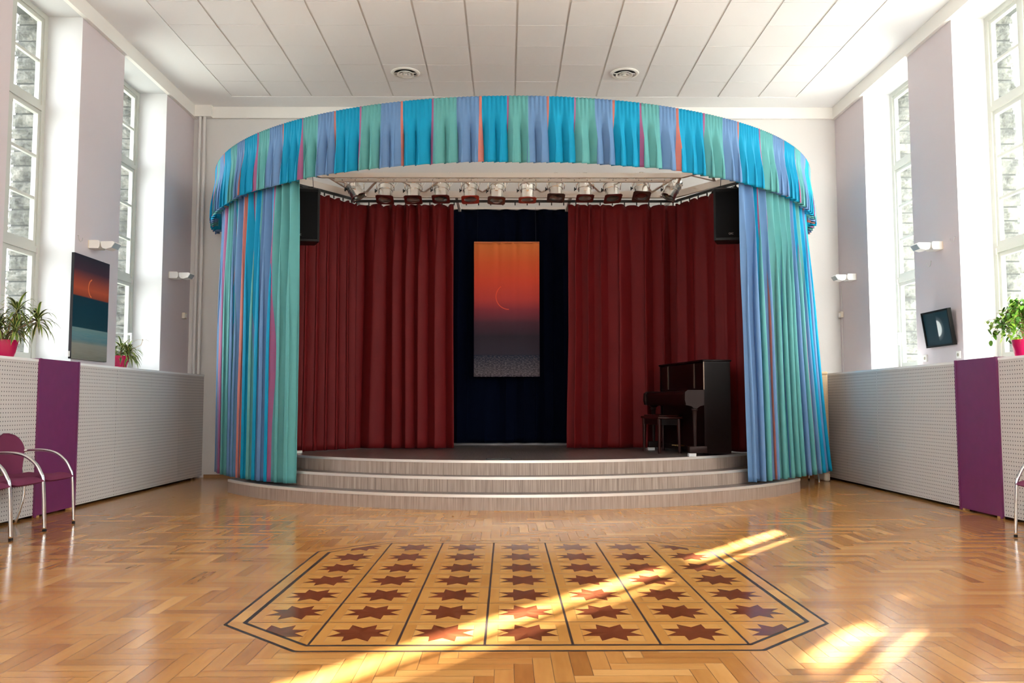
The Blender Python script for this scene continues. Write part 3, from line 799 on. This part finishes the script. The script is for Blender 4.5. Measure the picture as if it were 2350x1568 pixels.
# par spotlights
GELR=[gel('gel_frame_dark_red',(.09,.012,.010)),gel('gel_frame_red',(.33,.035,.022)),gel('gel_frame_brown',(.07,.035,.028))]
LENS=mat('dark_lens',(.004,.003,.003),.2); LENSR=mat('red_gel_lens',(.06,.004,.003),.25)
def parcan(x,y,z,tiltx,tilty,gelk,lens,rzz,label,frame=True):
    t=thing('spotlight',label,'spotlight',(x,y,z),0,'aluminium par spotlights on the stage truss')
    M=Matrix.Rotation(rzz,4,'Z')@Matrix.Rotation(tiltx,4,'X')@Matrix.Rotation(tilty,4,'Y')
    # local axis -z points to the lit side
    m=MB(); m.lathe([(.001,.215),(.035,.213),(.062,.20),(.083,.175),(.092,.145),(.0925,.105),(.101,.10),(.101,.092),(.096,.088),(.094,.03),(.098,.026),(.098,.018),(.094,.014),(.094,-.085),(.098,-.089),(.098,-.10),(.088,-.10),(.085,-.02),(.001,-.02)],32,M=M)
    for k in range(10):
        a=2*PI*k/10; p=Vector((.0905*math.cos(a),.0905*math.sin(a),.150)); q=Vector((.0935*math.cos(a),.0935*math.sin(a),.150))
        m.box(-.003,.003,-.005,.005,-.011,.011,1,M=M@Matrix.Translation(q*.985)@Matrix.Rotation(a,4,'Z'))
    m.build('housing',[ALU,BLACKM],t,smooth='auto')
    m=MB(); m.lathe([(.001,-.06),(.086,-.07)],28,M=M); m.build('lens',lens,t)
    if frame:
        m=MB(); F=M@Matrix.Translation((0,0,-.118))@Matrix.Rotation(random.uniform(-.06,.06),4,'Z')
        n=28; a_=.118; ri=.086; vs=[];fs=[]
        for zz in(0,.006):
            for k in range(n):
                an=2*PI*k/n; c_,s2=math.cos(an),math.sin(an); r=a_/max(abs(c_),abs(s2)); vs+= [(r*c_,r*s2,zz),(ri*c_,ri*s2,zz)]
        for k in range(n):
            j=(k+1)%n; fs+= [(2*k,2*k+1,2*j+1,2*j),(2*n+2*k,2*n+2*j,2*n+2*j+1,2*n+2*k+1),(2*k,2*j,2*n+2*j,2*n+2*k),(2*k+1,2*n+2*k+1,2*n+2*j+1,2*j+1)]
        m.add(vs,fs,0,M=F); m.build('filter_frame',GELR[gelk],t)
    else:
        m=MB()
        for k in range(3):
            a=2*PI*k/3+.5; m.box(.09,.112,-.012,.012,-.115,-.085,M=M@Matrix.Rotation(a,4,'Z'))
        m.build('filter_clip',ALU,t)
    # yoke: bracket from both sides up to the truss
    m=MB(); Mz=Matrix.Rotation(rzz,4,'Z'); top=(.0,.0,TZ-z)
    pts=[(-.112,0,.02),(-.118,0,.10),(-.10,.0,.19),(-.02,.0,.235),(.02,0,.235),(.10,0,.19),(.118,0,.10),(.112,0,.02)]
    Y=Mz@Matrix.Rotation(tiltx+.55,4,'X')
    m.tube(pts,.006,6,M=Y); m.build('yoke',ALU,t,smooth=True)
    m=MB(); h=Y@Vector((0,0,.235)); m.tube([tuple(h),(h.x,h.y,TZ-z-.02)],.007,6); m.box(h.x-.02,h.x+.02,h.y-.03,h.y+.03,TZ-z-.05,TZ-z-.015); m.build('hook_clamp',ALU,t)
    m=MB(); K=Mz@Matrix.Translation((-.135,0,.01)); m.lathe([(.001,0),(.01,0),(.01,.018),(.001,.018)],10,M=Y@Matrix.Translation((-.112,0,.02))@Matrix.Rotation(-PI/2,4,'Y'))
    for k in range(5): m.lathe([(.001,.018),(.009,.018),(.009,.030),(.001,.030)],8,M=Y@Matrix.Translation((-.112,.017*math.cos(k*1.257),.02+.017*math.sin(k*1.257)))@Matrix.Rotation(-PI/2,4,'Y'))
    m.build('knob',BLACKP,t)
    m=MB(); cpts=[]
    for k in range(13): a=k/12*PI; cpts.append((.06+.10*math.sin(a),.03,.19-.17*k/12+.05*math.sin(a)))
    m.tube(cpts,.004,6,M=Mz); m.build('cable',PLAST,t,smooth=True)
SX=[-1.628,-1.251,-.88,-.491,-.132,.281,.665,1.054,1.42,1.816]
SZ=[3.93,3.93,3.94,3.935,3.925,3.935,3.955,3.955,3.945,3.965]
TY=[.03,.0,-.0,-.05,.03,0,.02,.0,-.08,.05]; TXs=[.30,.28,.26,.24,.22,.12,.3,.22,.30,.42]
GK=[0,0,0,1,2,1,2,0,0,2]; LN=[LENSR,LENSR,LENS,LENSR,LENSR,LENSR,LENSR,LENSR,LENS,LENSR]
ordn=['second','third','fourth','fifth','sixth','seventh','eighth','ninth','tenth','eleventh']
desc=['dark red filter','dark red filter','black lens and dark red filter','bright red filter tilted a little','brown-red filter','bright orange-red filter','dark brown filter','dark red filter','black lens, turned slightly right','brown filter held square to the hall']
for k in range(10):
    parcan(SX[k],11.35,SZ[k]-.0,-TXs[k],TY[k],GK[k],LN[k],0,'silver par spotlight with '+desc[k]+', '+ordn[k]+' from the left')
parcan(-2.02,11.28,3.93,-.15,-.52,0,LENS,0,'silver par spotlight without filter leaning right at the left end of the row',False)
parcan(2.21,11.28,3.93,-.15,.52,0,LENS,0,'silver par spotlight without filter leaning left at the right end of the row',False)

# loudspeakers
def text(name,body,size,loc,rot,mt,parent,ex=.0008):
    cu=bpy.data.curves.new(name,'FONT'); cu.body=body; cu.size=size; cu.extrude=ex; cu.align_x='CENTER'; cu.align_y='CENTER'
    o=bpy.data.objects.new(name,cu); o.rotation_euler=rot; o.location=loc; C.objects.link(o)
    me=bpy.data.meshes.new_from_object(o); bpy.data.objects.remove(o)
    o=bpy.data.objects.new(name,me); me.materials.append(mt); o.location=loc; o.rotation_euler=rot; C.objects.link(o); o.parent=parent; return o
def speaker(x,y,z,rz,label,W,H,tilt=0):
    t=thing('loudspeaker',label,'loudspeaker',(x,y,z),rz,'black loudspeakers hanging beside the stage'); D=.29
    m=MB()
    poly=[(-W/2,-D/2+.02),(-W/2+.02,-D/2),(W/2-.02,-D/2),(W/2,-D/2+.02),(W/2-.07,D/2),(-W/2+.07,D/2)]
    m.prism(poly,0,H); m.build('cabinet',BLACKP,t)
    m=MB(); m.rbox(-W/2+.022,W/2-.022,-D/2-.012,-D/2+.002,.03,H-.035,.006); m.build('grille',GRILLE,t,smooth='auto')
    m=MB(); m.rbox(-W/2+.0,W/2-.0,-D/2+.01,D/2-.06,H-.001,H+.014,.005); m.box(-W/2+.02,W/2-.02,-D/2+.02,-D/2+.04,H+.01,H+.02); m.build('top_plate',mat('dark_grey_plate',(.045,.045,.045),.5),t)
    m=MB()
    for sx in(-.07,.06):
        for k in range(2):
            pts=[(sx-.05+.02*k+.1*q/10,-.03,H+.012+.045*math.sin(PI*q/10)) for q in range(11)]; m.tube(pts,.004,6)
    for sx in(-.1,.1): m.tube([(sx,0,H+.01),(sx*.8,0,TZ-z)],.004,6)
    m.build('suspension_cable',BLACKM,t)
    text('logo','QSC',.030,(-W/2+.13 if x<0 else 0,-D/2-.0135,.075),(PI/2,0,0),mat('logo_grey',(.35,.33,.3),.4),t)
speaker(-2.49,10.44,3.065,.16,'black loudspeaker hanging at the left beside the blue-green curtain',.37,.645)
speaker(2.76,10.46,3.085,-.12,'black loudspeaker hanging at the right beside the blue-green curtain',.40,.635)

# ---------------------------------------------------------------- piano and bench
pn=thing('upright_piano','dark polished upright piano standing at the right side of the stage','piano',(2.05,10.75,.474),math.radians(8)-PI/2+PI)
# local frame: keyboard runs along X, player side is +Y after rotation -> use helper axes
pn.rotation_euler=(0,0,math.radians(100.5)); pn.location=(2.195,10.79,.474)
# local +x runs along the keyboard (towards the back wall), local +y points to the player (stage centre)
Lh=.72
m=MB(); m.box(-Lh,Lh,-.335,-.02,.06,1.10); m.box(-Lh,-Lh+.035,-.335,.0,0.05,1.115); m.box(Lh-.035,Lh,-.335,.0,.05,1.115); m.build('case',PIANO,pn)
m=MB(); m.rbox(-Lh-.015,Lh+.015,-.35,.015,1.112,1.135,.008); m.build('lid',PIANO,pn,smooth='auto')
m=MB(); m.box(-Lh+.04,Lh-.04,-.02,-.005,.80,1.10)
for x in(-.43,.43): m.box(x-.012,x+.012,-.006,.004,.80,1.10,1)
m.build('upper_panel',[PIANO,mat('panel_moulding',(.07,.05,.035),.3)],pn)
m=MB(); m.rbox(-Lh-.004,-Lh+.004,-.006,.006,.78,1.11,.003); m.build('edge_highlight_strip',mat('painted_edge_highlight',(.20,.13,.08),.3),pn)  # lighter strip paints the highlight along the near case corner
m=MB(); m.box(-Lh+.05,Lh-.05,-.02,.20,.59,.655); m.box(-Lh+.05,Lh-.05,.185,.215,.60,.72); m.build('key_bed',PIANO,pn)
m=MB(); m.prism([(-.02,.775),(.205,.76),(.225,.725),(.225,.71),(-.02,.72)],-Lh+.06,Lh-.06,axis='x'); m.build('fallboard',PIANO,pn)
for sx in(-1,1):
    m=MB(); x0,x1=sorted((sx*Lh,sx*(Lh-.055)))
    m.prism([(-.01,.775),(.20,.775),(.235,.75),(.24,.66),(.225,.60),(.16,.585),(.13,.56),(.09,.56),(.05,.585),(-.01,.60)],x0,x1,axis='x'); m.build('cheek',PIANO2,pn)
    m=MB(); xc=sx*(Lh-.03)
    m.add([],[]); M_=Matrix.Translation((xc,.11,0)); m.lathe([(.001,.05),(.016,.05),(.018,.20),(.026,.48),(.030,.53),(.038,.54),(.038,.555),(.03,.56),(.001,.56)],16,M=M_); m.build('leg',PIANO2,pn,smooth='auto')
    m=MB(); m.rbox(xc-.035,xc+.035,-.03,.19,.035,.115,.01); m.build('toe_block',PIANO2,pn,smooth='auto')
    m=MB(); m.lathe([(.001,0),(.022,0),(.022,.04),(.001,.04)],12,M=Matrix.Translation((xc,.15,0.012))@Matrix.Rotation(0,4,'Z')); m.build('caster',BRASS,pn)
m=MB(); m.box(-Lh+.04,Lh-.04,-.06,-.04,.10,.58); m.build('lower_panel',PIANO,pn)
m=MB(); m.box(-Lh+.0,Lh,-.33,-.0,.03,.09); m.build('bottom_rail',PIANO,pn)
m=MB()
for k in(-.09,0,.09): m.rbox(k-.018,k+.018,.0,.09,.085,.10,.006)
m.build('pedal',BRASS,pn,smooth='auto')
Rp=Matrix.Translation(pn.location)@Matrix.Rotation(math.radians(100.5),4,'Z')
for sx,lb in((-1,'front'),(1,'rear')):
    q=Rp@Vector((sx*(Lh-.03),.15,0)); m=MB(); m.box(-.042,.042,-.042,.042,0,.010); m.box(-.042,-.030,-.042,.042,.01,.034); m.box(.030,.042,-.042,.042,.01,.034); m.box(-.030,.030,-.042,-.030,.01,.034); m.box(-.030,.030,.030,.042,.01,.034)
    o=m.build('caster_cup',CUP,loc=(q.x,q.y,.474)); tag(o,'square grey caster cup under the piano foot '+('nearest the stage edge' if sx<0 else 'farthest from the stage edge'),'caster cup','caster cups under the piano')
m=MB(); m.rbox(-.05,.05,-.04,.04,0,.035,.008)
tag(m.build('white_block',PLAST,smooth='auto',loc=(-2.60,10.74,.474)),'small white block on the stage floor beside the left burgundy curtain','block')
bn=thing('piano_bench','dark polished piano bench with turned-down edges in front of the piano','bench',(2.05,11.05,.474),math.radians(97.5))
bn.location=(1.97,10.93,.474)
m=MB(); m.rbox(-.38,.38,-.16,.16,.425,.455,.012); m.rbox(-.33,.33,-.13,.13,.452,.475,.012); m.build('seat',mat('bench_mahogany',(.022,.004,.003),.25,spec=.2),bn,smooth='auto')
m=MB(); m.box(-.33,.33,-.135,-.12,.35,.43); m.box(-.33,.33,.12,.135,.35,.43); m.box(-.335,-.32,-.13,.13,.35,.43); m.box(.32,.335,-.13,.13,.35,.43); m.build('apron',PIANO,bn)
BL=bpy.data.materials['bench_mahogany']
for sx in(-1,1):
    for sy in(-1,1):
        m=MB(); m.tube([(sx*.32,sy*.125,.43),(sx*.32,sy*.125,.33),(sx*.325,sy*.13,0)],[.028,.027,.016],12); m.build('leg',BL,bn,smooth='auto')

# ---------------------------------------------------------------- chairs
def make_chair(label,cat='chair',grp=None):
    t=thing('armchair',label,cat,(0,0,0),0,grp)
    # seat: closed rounded cushion, front edge rolled
    nx,ny=22,20; v=[];f=[]
    for side in(0,1):
        for i in range(nx+1):
            for j in range(ny+1):
                a,b=i/nx*2-1,j/ny*2-1
                x=.235*a*math.sqrt(1-b*b*.16)+.03; y=.245*b*math.sqrt(1-a*a*.22)
                e=max(abs(a)**6,abs(b)**6); e=min(1,e)
                th_=.026*(1-e)
                z=.445+.018*a*a*(1 if a<0 else -.3)-.012*(1-b*b)*(1-a*a)
                if a>.45: z+= -.02*((a-.45)/.55)**2+.012
                z+= th_ if side==0 else -th_*(1.0+ .5*ss(.2,.7,a)*(1-ss(.8,1,a)))
                v.append((x,y,z))
    n0=(nx+1)*(ny+1)
    for i in range(nx):
        for j in range(ny):
            k=i*(ny+1)+j; f.append((k,k+ny+1,k+ny+2,k+1)); f.append((n0+k,n0+k+1,n0+k+ny+2,n0+k+ny+1))
    for i in range(nx):
        for jj in(0,ny): k=i*(ny+1)+jj; f.append((k,k+ny+1,n0+k+ny+1,n0+k))
    for j in range(ny):
        for ii in(0,nx): k=ii*(ny+1)+j; f.append((k,k+1,n0+k+1,n0+k))
    m=MB(); m.add(v,f,0); m.build('seat',CHAIRF,t,smooth=True)
    # backrest: shield shape, wider at top
    nu,nv=16,20; v=[];f=[]
    for side in(0,1):
        for j in range(nv+1):
            q=j/nv; z=.455+.375*q
            wv=.135+.10*ss(0,.66,q); 
            if q>.58: wv*=math.sqrt(max(0,1-((q-.58)/.422)**2.0))
            for i in range(nu+1):
                a=i/nu*2-1; ed=(1-abs(a)**5)*(1-abs(q*2-1)**8)
                x=-.215-.075*q+.035*a*a+(.017 if side==0 else -.017)*ed; v.append((x,wv*a,z))
    n0=(nu+1)*(nv+1)
    for j in range(nv):
        for i in range(nu): k=j*(nu+1)+i; f.append((k,k+1,k+nu+2,k+nu+1)); f.append((n0+k,n0+k+nu+1,n0+k+nu+2,n0+k+1))
    for j in range(nv):
        for ii in(0,nu): k=j*(nu+1)+ii; f.append((k,k+nu+1,n0+k+nu+1,n0+k))
    for i in range(nu):
        for jj in(0,nv): k=jj*(nu+1)+i; f.append((k,k+1,n0+k+1,n0+k))
    m=MB(); m.add(v,f,0); m.build('backrest',CHAIRF,t,smooth=True)
    for sy in(-1,1):
        y=sy*.243
        def sp(pts,n=8):
            P=[Vector(p) for p in pts]; P=[P[0]*2-P[1]]+P+[P[-1]*2-P[-2]]; out=[]
            for k in range(1,len(P)-2):
                for q in range(n):
                    u=q/n; a,b,c,d=P[k-1:k+3]; out.append(.5*((2*b)+(c-a)*u+(2*a-5*b+4*c-d)*u*u+(3*b-a-3*c+d)*u**3))
            out.append(P[-2]); return out
        m=MB(); m.tube(sp([(-.255,sy*.205,.655),(-.20,y,.668),(-.05,y,.668),(.06,y,.640),(.145,y,.575),(.19,y,.50),(.212,y,.44),(.228,y,.25),(.240,y,.008)]),.0125,10); m.build('arm_and_front_leg',CHROME,t,smooth=True)
        m=MB(); m.tube([(.240,y,.02),(.2405,y,0)],.0145,10); m.build('foot_cap',BLACKP,t)
        m=MB(); m.tube(sp([(-.262,sy*.19,.66),(-.235,sy*.20,.50),(-.205,sy*.205,.38),(-.205,sy*.205,.25),(-.235,sy*.205,.12),(-.27,sy*.205,.006)]),.0115,10); m.build('rear_leg',CHROME,t,smooth=True)
    m=MB(); m.tube([(.212,-.243,.425),(.0,-.2,.415),(-.205,-.205,.40)],.010,8); m.tube([(.212,.243,.425),(.0,.2,.415),(-.205,.205,.40)],.010,8); m.tube([(-.05,-.2,.415),(-.05,.2,.415)],.010,8); m.build('under_frame',CHROME,t,smooth=True)
    return t
CG='plum tube-arm chairs along the left wall'
ch=make_chair('plum armchair with chrome tube arms on the left, farthest of the row',grp=CG); ch.location=(-4.205,7.71,0)
c2_=copy_tree(ch); c2_.location=(-4.205,7.21,0); tag(c2_,'plum armchair with chrome tube arms on the left, middle of the row')
c3_=copy_tree(ch); c3_.location=(-4.205,6.71,0); tag(c3_,'plum armchair on the left cut by the frame edge, nearest of the row')
c4_=copy_tree(ch); c4_.location=(4.39,6.80,0); c4_.rotation_euler=(0,0,PI); tag(c4_,'plum chair with chrome leg cut by the right frame edge'); del c4_['group']
c5_=copy_tree(ch); c5_.location=(4.07,12.05,0); c5_.rotation_euler=(0,0,PI*.5); tag(c5_,'chair hidden behind the right striped curtain, only chrome feet showing'); del c5_['group']

# tan slatted roll screen in the right back corner
m=MB(); v=[];f=[]
pts=[]
for k in range(17): a=PI*k/16; pts.append((.10*math.cos(a)-.0,.06*math.sin(a)))
m.prism([(x,y) for x,y in [(-.10,-.25),(.06,-.25),(.085,-.235),(.098,-.20),(.10,.20),(-.10,.20)]],.12,1.49)
tt=thing('slatted_screen','tan ribbed slatted screen folded between right curtain and radiator cover','screen',(4.45,12.30,0))
m.build('slats',TAN,tt); m=MB(); m.rbox(-.10,.095,-.245,.20,1.49,1.54,.03); m.build('rounded_top',TAN,tt,smooth='auto')
m=MB(); m.rbox(-.0,.09,-.24,.18,0,.12,.03); m.build('base',CREAMP,tt,smooth='auto')

# ---------------------------------------------------------------- wall things
# pipes
for k,x in enumerate((-4.655,-4.585)):
    m=MB(); m.tube([(0,0,0),(0,0,HEAD-.006)],.024,14); o=m.build('heating_pipe',GREIGE,loc=(x,YB-.10,0),smooth='auto')
    m=MB(); m.tube([(0,0,2.90),(0,0,2.96)],.029,14); m.build('pipe_joint',GREIGE,o,smooth='auto')
    tag(o,'painted vertical heating pipe in the back left corner, '+('nearer the window wall' if k==0 else 'nearer the stage'),'pipe','heating pipes in the left corner')
def wall_lamp(sd,y,label):
    x=XL if sd<0 else XR; t=thing('wall_lamp',label,'wall lamp',(x,y,2.915),0,'white twin-box wall lamps')
    m=MB(); m.box(*sorted((0,-sd*.012)),-.11,.11,-.055,.055); m.build('wall_plate',CREAMP,t)
    a=[(0.012,-.055),(.145,-.055),(.165,-.03),(.168,.02),(.155,.05),(.14,.055),(.012,.055)]
    m=MB(); m.prism([(-sd*p,q) for p,q in a],-.105,.105,axis='y'); m.build('ballast_box',PLAST,t)
    b=[(.18,.035),(.19,-.02),(.21,-.045),(.26,-.055),(.34,-.035),(.385,.030),(.36,.05),(.19,.048)]
    m=MB(); m.prism([(-sd*p,q-.01) for p,q in b],-.105,.105,axis='y'); m.build('lamp_head',PLAST,t)
    m=MB(); m.prism([(-sd*p,q) for p,q in ((.341,-.046),(.389,.018),(.392,.014),(.345,-.050))],-.10,.10,axis='y'); m.build('front_glass',LAMPF,t)
    m=MB(); m.tube([(-sd*.15,0,-.01),(-sd*.2,0,-.01)],.02,10); m.build('swivel',PLAST,t)
    for q in bpy.data.objects:
        if q.parent==t: q.data.transform(Matrix.Diagonal((.78,.78,.84,1)))
wall_lamp(-1,9.78,'white wall lamp above the sunset canvas on the left pier')
wall_lamp(-1,12.12,'white wall lamp on the left wall beside the back corner pipes')
wall_lamp(1,9.84,'white wall lamp above the half-moon picture on the right pier')
wall_lamp(1,12.30,'white wall lamp on the right wall near the back corner')
def hook(sd,y,z,label):
    x=XL if sd<0 else XR; m=MB(); pts=[(-sd*.012,.045*math.cos(a),.045*math.sin(a)) for a in [PI*.9+PI*1.15*k/14 for k in range(15)]]
    m.tube([(0,pts[0][1],pts[0][2])]+pts,.0035,6); tag(m.build('wire_hook',SHEER,loc=(x,y,z),smooth=True),label,'hook','thin curved wall hooks')
hook(-1,9.50,2.95,'thin curved wire hook on the left pier above the canvas corner')
hook(-1,10.12,2.76,'faint wire hook below the left pier wall lamp')
hook(1,9.53,2.95,'thin curved wire hook on the right pier near its front edge')
hook(1,10.08,2.76,'faint wire hook below the right pier wall lamp')
# canvas
def quad_art(name,label,cat,loc,rot,w_,h_,d_,face,framemat,fw=.0,lab2='printed_face'):
    t=thing(name,label,cat,loc); t.rotation_euler=rot       # local: faces +X, width along Y, height Z
    m=MB(); m.box(0,d_,-w_/2,w_/2,-h_/2,h_/2); m.build('frame' if fw else 'canvas_block',framemat,t)
    m=MB(); a,b=w_/2-fw,h_/2-fw; xo=d_+.0008
    m.add([(xo,-a,-b),(xo,a,-b),(xo,a,b),(xo,-a,b)],[(0,1,2,3)],0,[(0,0),(1,0),(1,1),(0,1)]); m.build(lab2,face,t,fix=False)
    if fw:
        m=MB(); z0=d_+.012
        for q in ((-w_/2,w_/2,h_/2-fw,h_/2),(-w_/2,w_/2,-h_/2,-h_/2+fw),(-w_/2,-w_/2+fw,-h_/2+fw,h_/2-fw),(w_/2-fw,w_/2,-h_/2+fw,h_/2-fw)): m.box(d_-.002,z0,*q)
        m.build('moulding',framemat,t)
    return t
quad_art('canvas_picture','tall canvas picture of red sunset and teal sea on the left pier','picture',(XL+.006,9.745,2.17),(0,0,0),.83,1.17,.032,art_sea(),mat('canvas_edge',(.018,.016,.018),.8,spec=.2))
q=quad_art('framed_picture','square black-framed half-moon picture leaning forward on the right pier','picture',(XR-.005,9.87,1.95),(0,0,0),.62,.42,.030,art_moon(),mat('black_picture_frame',(.006,.006,.006),.6,spec=.15),.022)
q.rotation_euler=(0,0,PI); q.matrix_world=Matrix.Translation((XR-.042,9.815,1.955))@Matrix.Rotation(math.radians(-8),4,'Y')@Matrix.Rotation(PI,4,'Z')
m=MB(); m.box(0,.03,-.02,.02,-.03,.03); 
tag(m.build('picture_clip',PLAST,loc=(XL,9.30,1.635)),'small white fixing at the lower corner of the sunset canvas','fixing')
def socket(y,label,z=1.63):
    t=thing('wall_socket',label,'socket',(XR,y,z),0,'white sockets on the right pier')
    m=MB(); m.rbox(-.018,.0,-.042,.042,-.042,.042,.006); m.build('plate',PLAST,t,smooth='auto')
    m=MB(); m.tube([(-.019,0,0),(-.0195,0,0)],.020,14); m.build('outlet',mat('outlet_beige',(.35,.31,.22),.5),t)
socket(10.25,'white wall socket on the right pier below the half-moon picture, left one')
socket(9.49,'white wall socket on the right pier beside the plum pillar top')
def jbox(sd,y,z,label,cable):
    x=XL if sd<0 else XR; t=thing('junction_box',label,'junction box',(x,y,z),0,'cream junction boxes in the back corners')
    m=MB(); m.rbox(*sorted((0,-sd*.045)),-.045,.045,-.045,.045,.008); m.build('housing',CREAMP,t,smooth='auto')
    m=MB(); m.rbox(*sorted((-sd*.044,-sd*.052)),-.03,.03,-.03,.03,.003); m.build('cover',PLAST,t,smooth='auto')
    if cable: m=MB(); m.tube([(-sd*.012,0,-.04),(-sd*.012,0,-(z-1.53))],.006,6); m.tube([(-sd*.012,0,.04),(-sd*.012,0,.42)],.006,6); m.build('cable',GREIGE,t)
jbox(-1,12.60,2.39,'cream junction box on the left wall below the corner wall lamp',False)
jbox(1,12.76,2.42,'cream junction box with cable in the right back corner',True)

# ceiling vents
def vent(x,y,label):
    t=thing('ceiling_vent',label,'ceiling vent',(x,y,ZC),0,'round ceiling vents')
    m=MB(); m.lathe([(.155,.004),(.195,.002),(.20,-.004),(.192,-.014),(.165,-.018),(.155,-.012),(.150,.03)],40); m.build('outer_ring',CORN,t,smooth=True)
    m=MB(); m.lathe([(.001,.0035),(.155,.0035)],30); m.build('dark_throat',DARK,t)
    for r in(.12,.075):
        m=MB(); m.lathe([(r-.030,-.004),(r-.004,-.020),(r,-.030),(r-.006,-.030),(r-.034,-.010)],36); m.build('cone_ring',CORN,t,smooth=True)
    m=MB(); m.lathe([(.001,-.034),(.02,-.033),(.028,-.026),(.022,-.016),(.001,-.012)],24); m.build('centre_cone',CORN,t,smooth=True)
    m=MB(); m.box(-.15,.15,-.006,.006,-.012,.002); m.build('cross_bar',CORN,t)
vent(-1.385,11.44,'round white ceiling vent, left of the two')
vent(1.62,11.45,'round white ceiling vent, right of the two')

# ---------------------------------------------------------------- plants
def pot(x,y,z,r,h,label,name='potted_plant'):
    t=thing(name,label,'potted plant',(x,y,z))
    m=MB(); m.lathe([(.001,0),(r*.66,0),(r*.72,.008),(r*.84,h*.35),(r*.95,h*.75),(r,h),(r*.94,h),(r*.90,h-.02),(.001,h-.022)],32); m.build('pot',POT,t,smooth='auto')
    m=MB(); m.lathe([(.001,h-.018),(r*.9,h-.02)],20); m.build('soil',SOIL,t); return t
def blade(m,base,az,L,el,w_,droop,n=7,tone=None,tw=0):
    p=Vector(base); d=Vector((math.cos(az)*math.cos(el),math.sin(az)*math.cos(el),math.sin(el))); side=Vector((-math.sin(az),math.cos(az),0))
    vs=[];uv=[];fs=[]
    for k in range(n+1):
        q=k/n; ww=w_*math.sin(PI*(.12+.88*q)**.8)*(1 if q<1 else .1)
        vs+= [tuple(p-side*ww/2),tuple(p+side*ww/2)]; uv+= [(q,0),(q,1)]
        p=p+d*L/n; d=(d+Vector((0,0,-droop*(.3+q)))).normalized()
    for k in range(n): fs.append((2*k,2*k+1,2*k+3,2*k+2))
    m.add(vs,fs,0,uv,tone or (random.random(),0,0))
def dracaena(t,z0,heads,nleaf,L,w_,wall=None):
    st=MB(); lv=MB()
    for (hx,hy,hz,sc) in heads:
        st.tube([(hx*.12,hy*.12,z0-.02),(hx*.45,hy*.45,z0+(hz-z0)*.55),(hx,hy,hz)],[.010,.008,.006],7)
        for k in range(int(nleaf*sc)):
            q=k/(nleaf*sc); az=k*2.4+random.uniform(-.3,.3); el=-.35+1.6*q+random.uniform(-.15,.15)
            blade(lv,(hx,hy,hz-.05+.06*q),az,L*sc*random.uniform(.7,1.1),el,w_*random.uniform(.8,1.1),.30+.15*random.random(),9)
    if wall is not None: lv.v=[(max(x,wall+.002*(i%5)),y,z) for i,(x,y,z) in enumerate(lv.v)]
    st.build('stem',BARK,t,smooth=True); lv.build('foliage',LEAFD,t,smooth=True,fix=False)
t=pot(-4.64,7.90,1.524,.125,.155,'large variegated dracaena in a magenta pot at the left edge')
dracaena(t,.15,[(.10,.03,.44,1.),(.27,.06,.36,1.),(-.05,-.12,.35,1.),(.05,.13,.30,.9),(.16,-.10,.25,.8),(-.10,.1,.28,.9)],40,.25,.028,-.135)
t=pot(-4.83,10.70,1.53,.115,.16,'small variegated plant in a magenta pot in the left window niche')
dracaena(t,.16,[(.02,.0,.24,.95),(.10,.02,.20,.9),(.06,.08,.22,.9),(-.05,-.06,.20,.8)],38,.26,.030)
m=MB(); m.tube([(.05,.05,.2),(.16,.08,.27),(.22,.09,.30),(.24,.09,.36)],.003,6); 
for k in range(5): blade(m,(.24,.09,.36),k*1.3-1.2,.16,.2,.012,.2,6)
m.build('dry_shoot',mat('dry_leaf',(.45,.30,.14),.7),t,fix=False)
def ficus(x,y,z):
    t=pot(x,y,z,.125,.19,'bushy green weeping fig in a magenta pot on the right windowsill'); tr_=MB(); lv=MB(); r=random.Random(5)
    for k in range(4):
        a=k*1.57+.4; tr_.tube([(.02*math.cos(a),.02*math.sin(a),.15),(.015*math.cos(a+1.5),.015*math.sin(a+1.5),.24),(.05*math.cos(a+.6),.05*math.sin(a+.6),.34),(.11*math.cos(a+.3),.11*math.sin(a+.3),.46)],[.013,.012,.009,.005],8)
    for b in range(135):
        az=r.random()*2*PI; el=r.uniform(-.5,1.4); R=r.uniform(.16,.33)
        c=Vector((0,0,.36)); e=c+Vector((math.cos(az)*math.cos(el)*R,math.sin(az)*math.cos(el)*R,math.sin(el)*R*.85))
        mid=(c+e)/2+Vector((0,0,.05)); tip=e+Vector((0,0,-.06)); tr_.tube([tuple(c+(mid-c)*.2),tuple(mid),tuple(e),tuple(tip)],[.003,.0025,.0015,.001],4)
        for k in range(13):
            q=k/12; p=(mid.lerp(e,min(1,q*1.6)) if q<.62 else e.lerp(tip,(q-.62)/.38))+Vector((r.uniform(-.03,.03),r.uniform(-.03,.03),r.uniform(-.03,.03)))
            blade(lv,tuple(p),r.random()*6.28,r.uniform(.055,.078),r.uniform(-1.1,.2),r.uniform(.026,.036),.15,4,(r.random(),0,0))
    lv.v=[(min(x_,.235+.002*(i_%5)),max(y_,-.37),z_) for i_,(x_,y_,z_) in enumerate(lv.v)]; tr_.v=[(min(x_,.235),max(y_,-.37),z_) for x_,y_,z_ in tr_.v]
    tr_.build('trunk',BARK,t,smooth=True); lv.build('foliage',LEAFF,t,smooth=True,fix=False)
ficus(5.165,8.46,1.53)

# ---------------------------------------------------------------- outside
m=MB(); m.box(-60,OL,-40,60,-1.3,-1.0); m.box(OR,60,-40,60,-1.3,-1.0); struct('ground_outside',m,GROUND)
t=thing('neighbour_house','salmon house with blue-grey roof seen through the left window','house',(-22,34,-1))
m=MB(); m.box(-5,5,-6,6,0,6.2); m.build('wall',SALMON,t)
m=MB(); m.prism([(-5.6,6.2),(5.6,6.2),(0,9.6)],-6.5,6.5,axis='y'); m.build('roof',ROOFB,t)
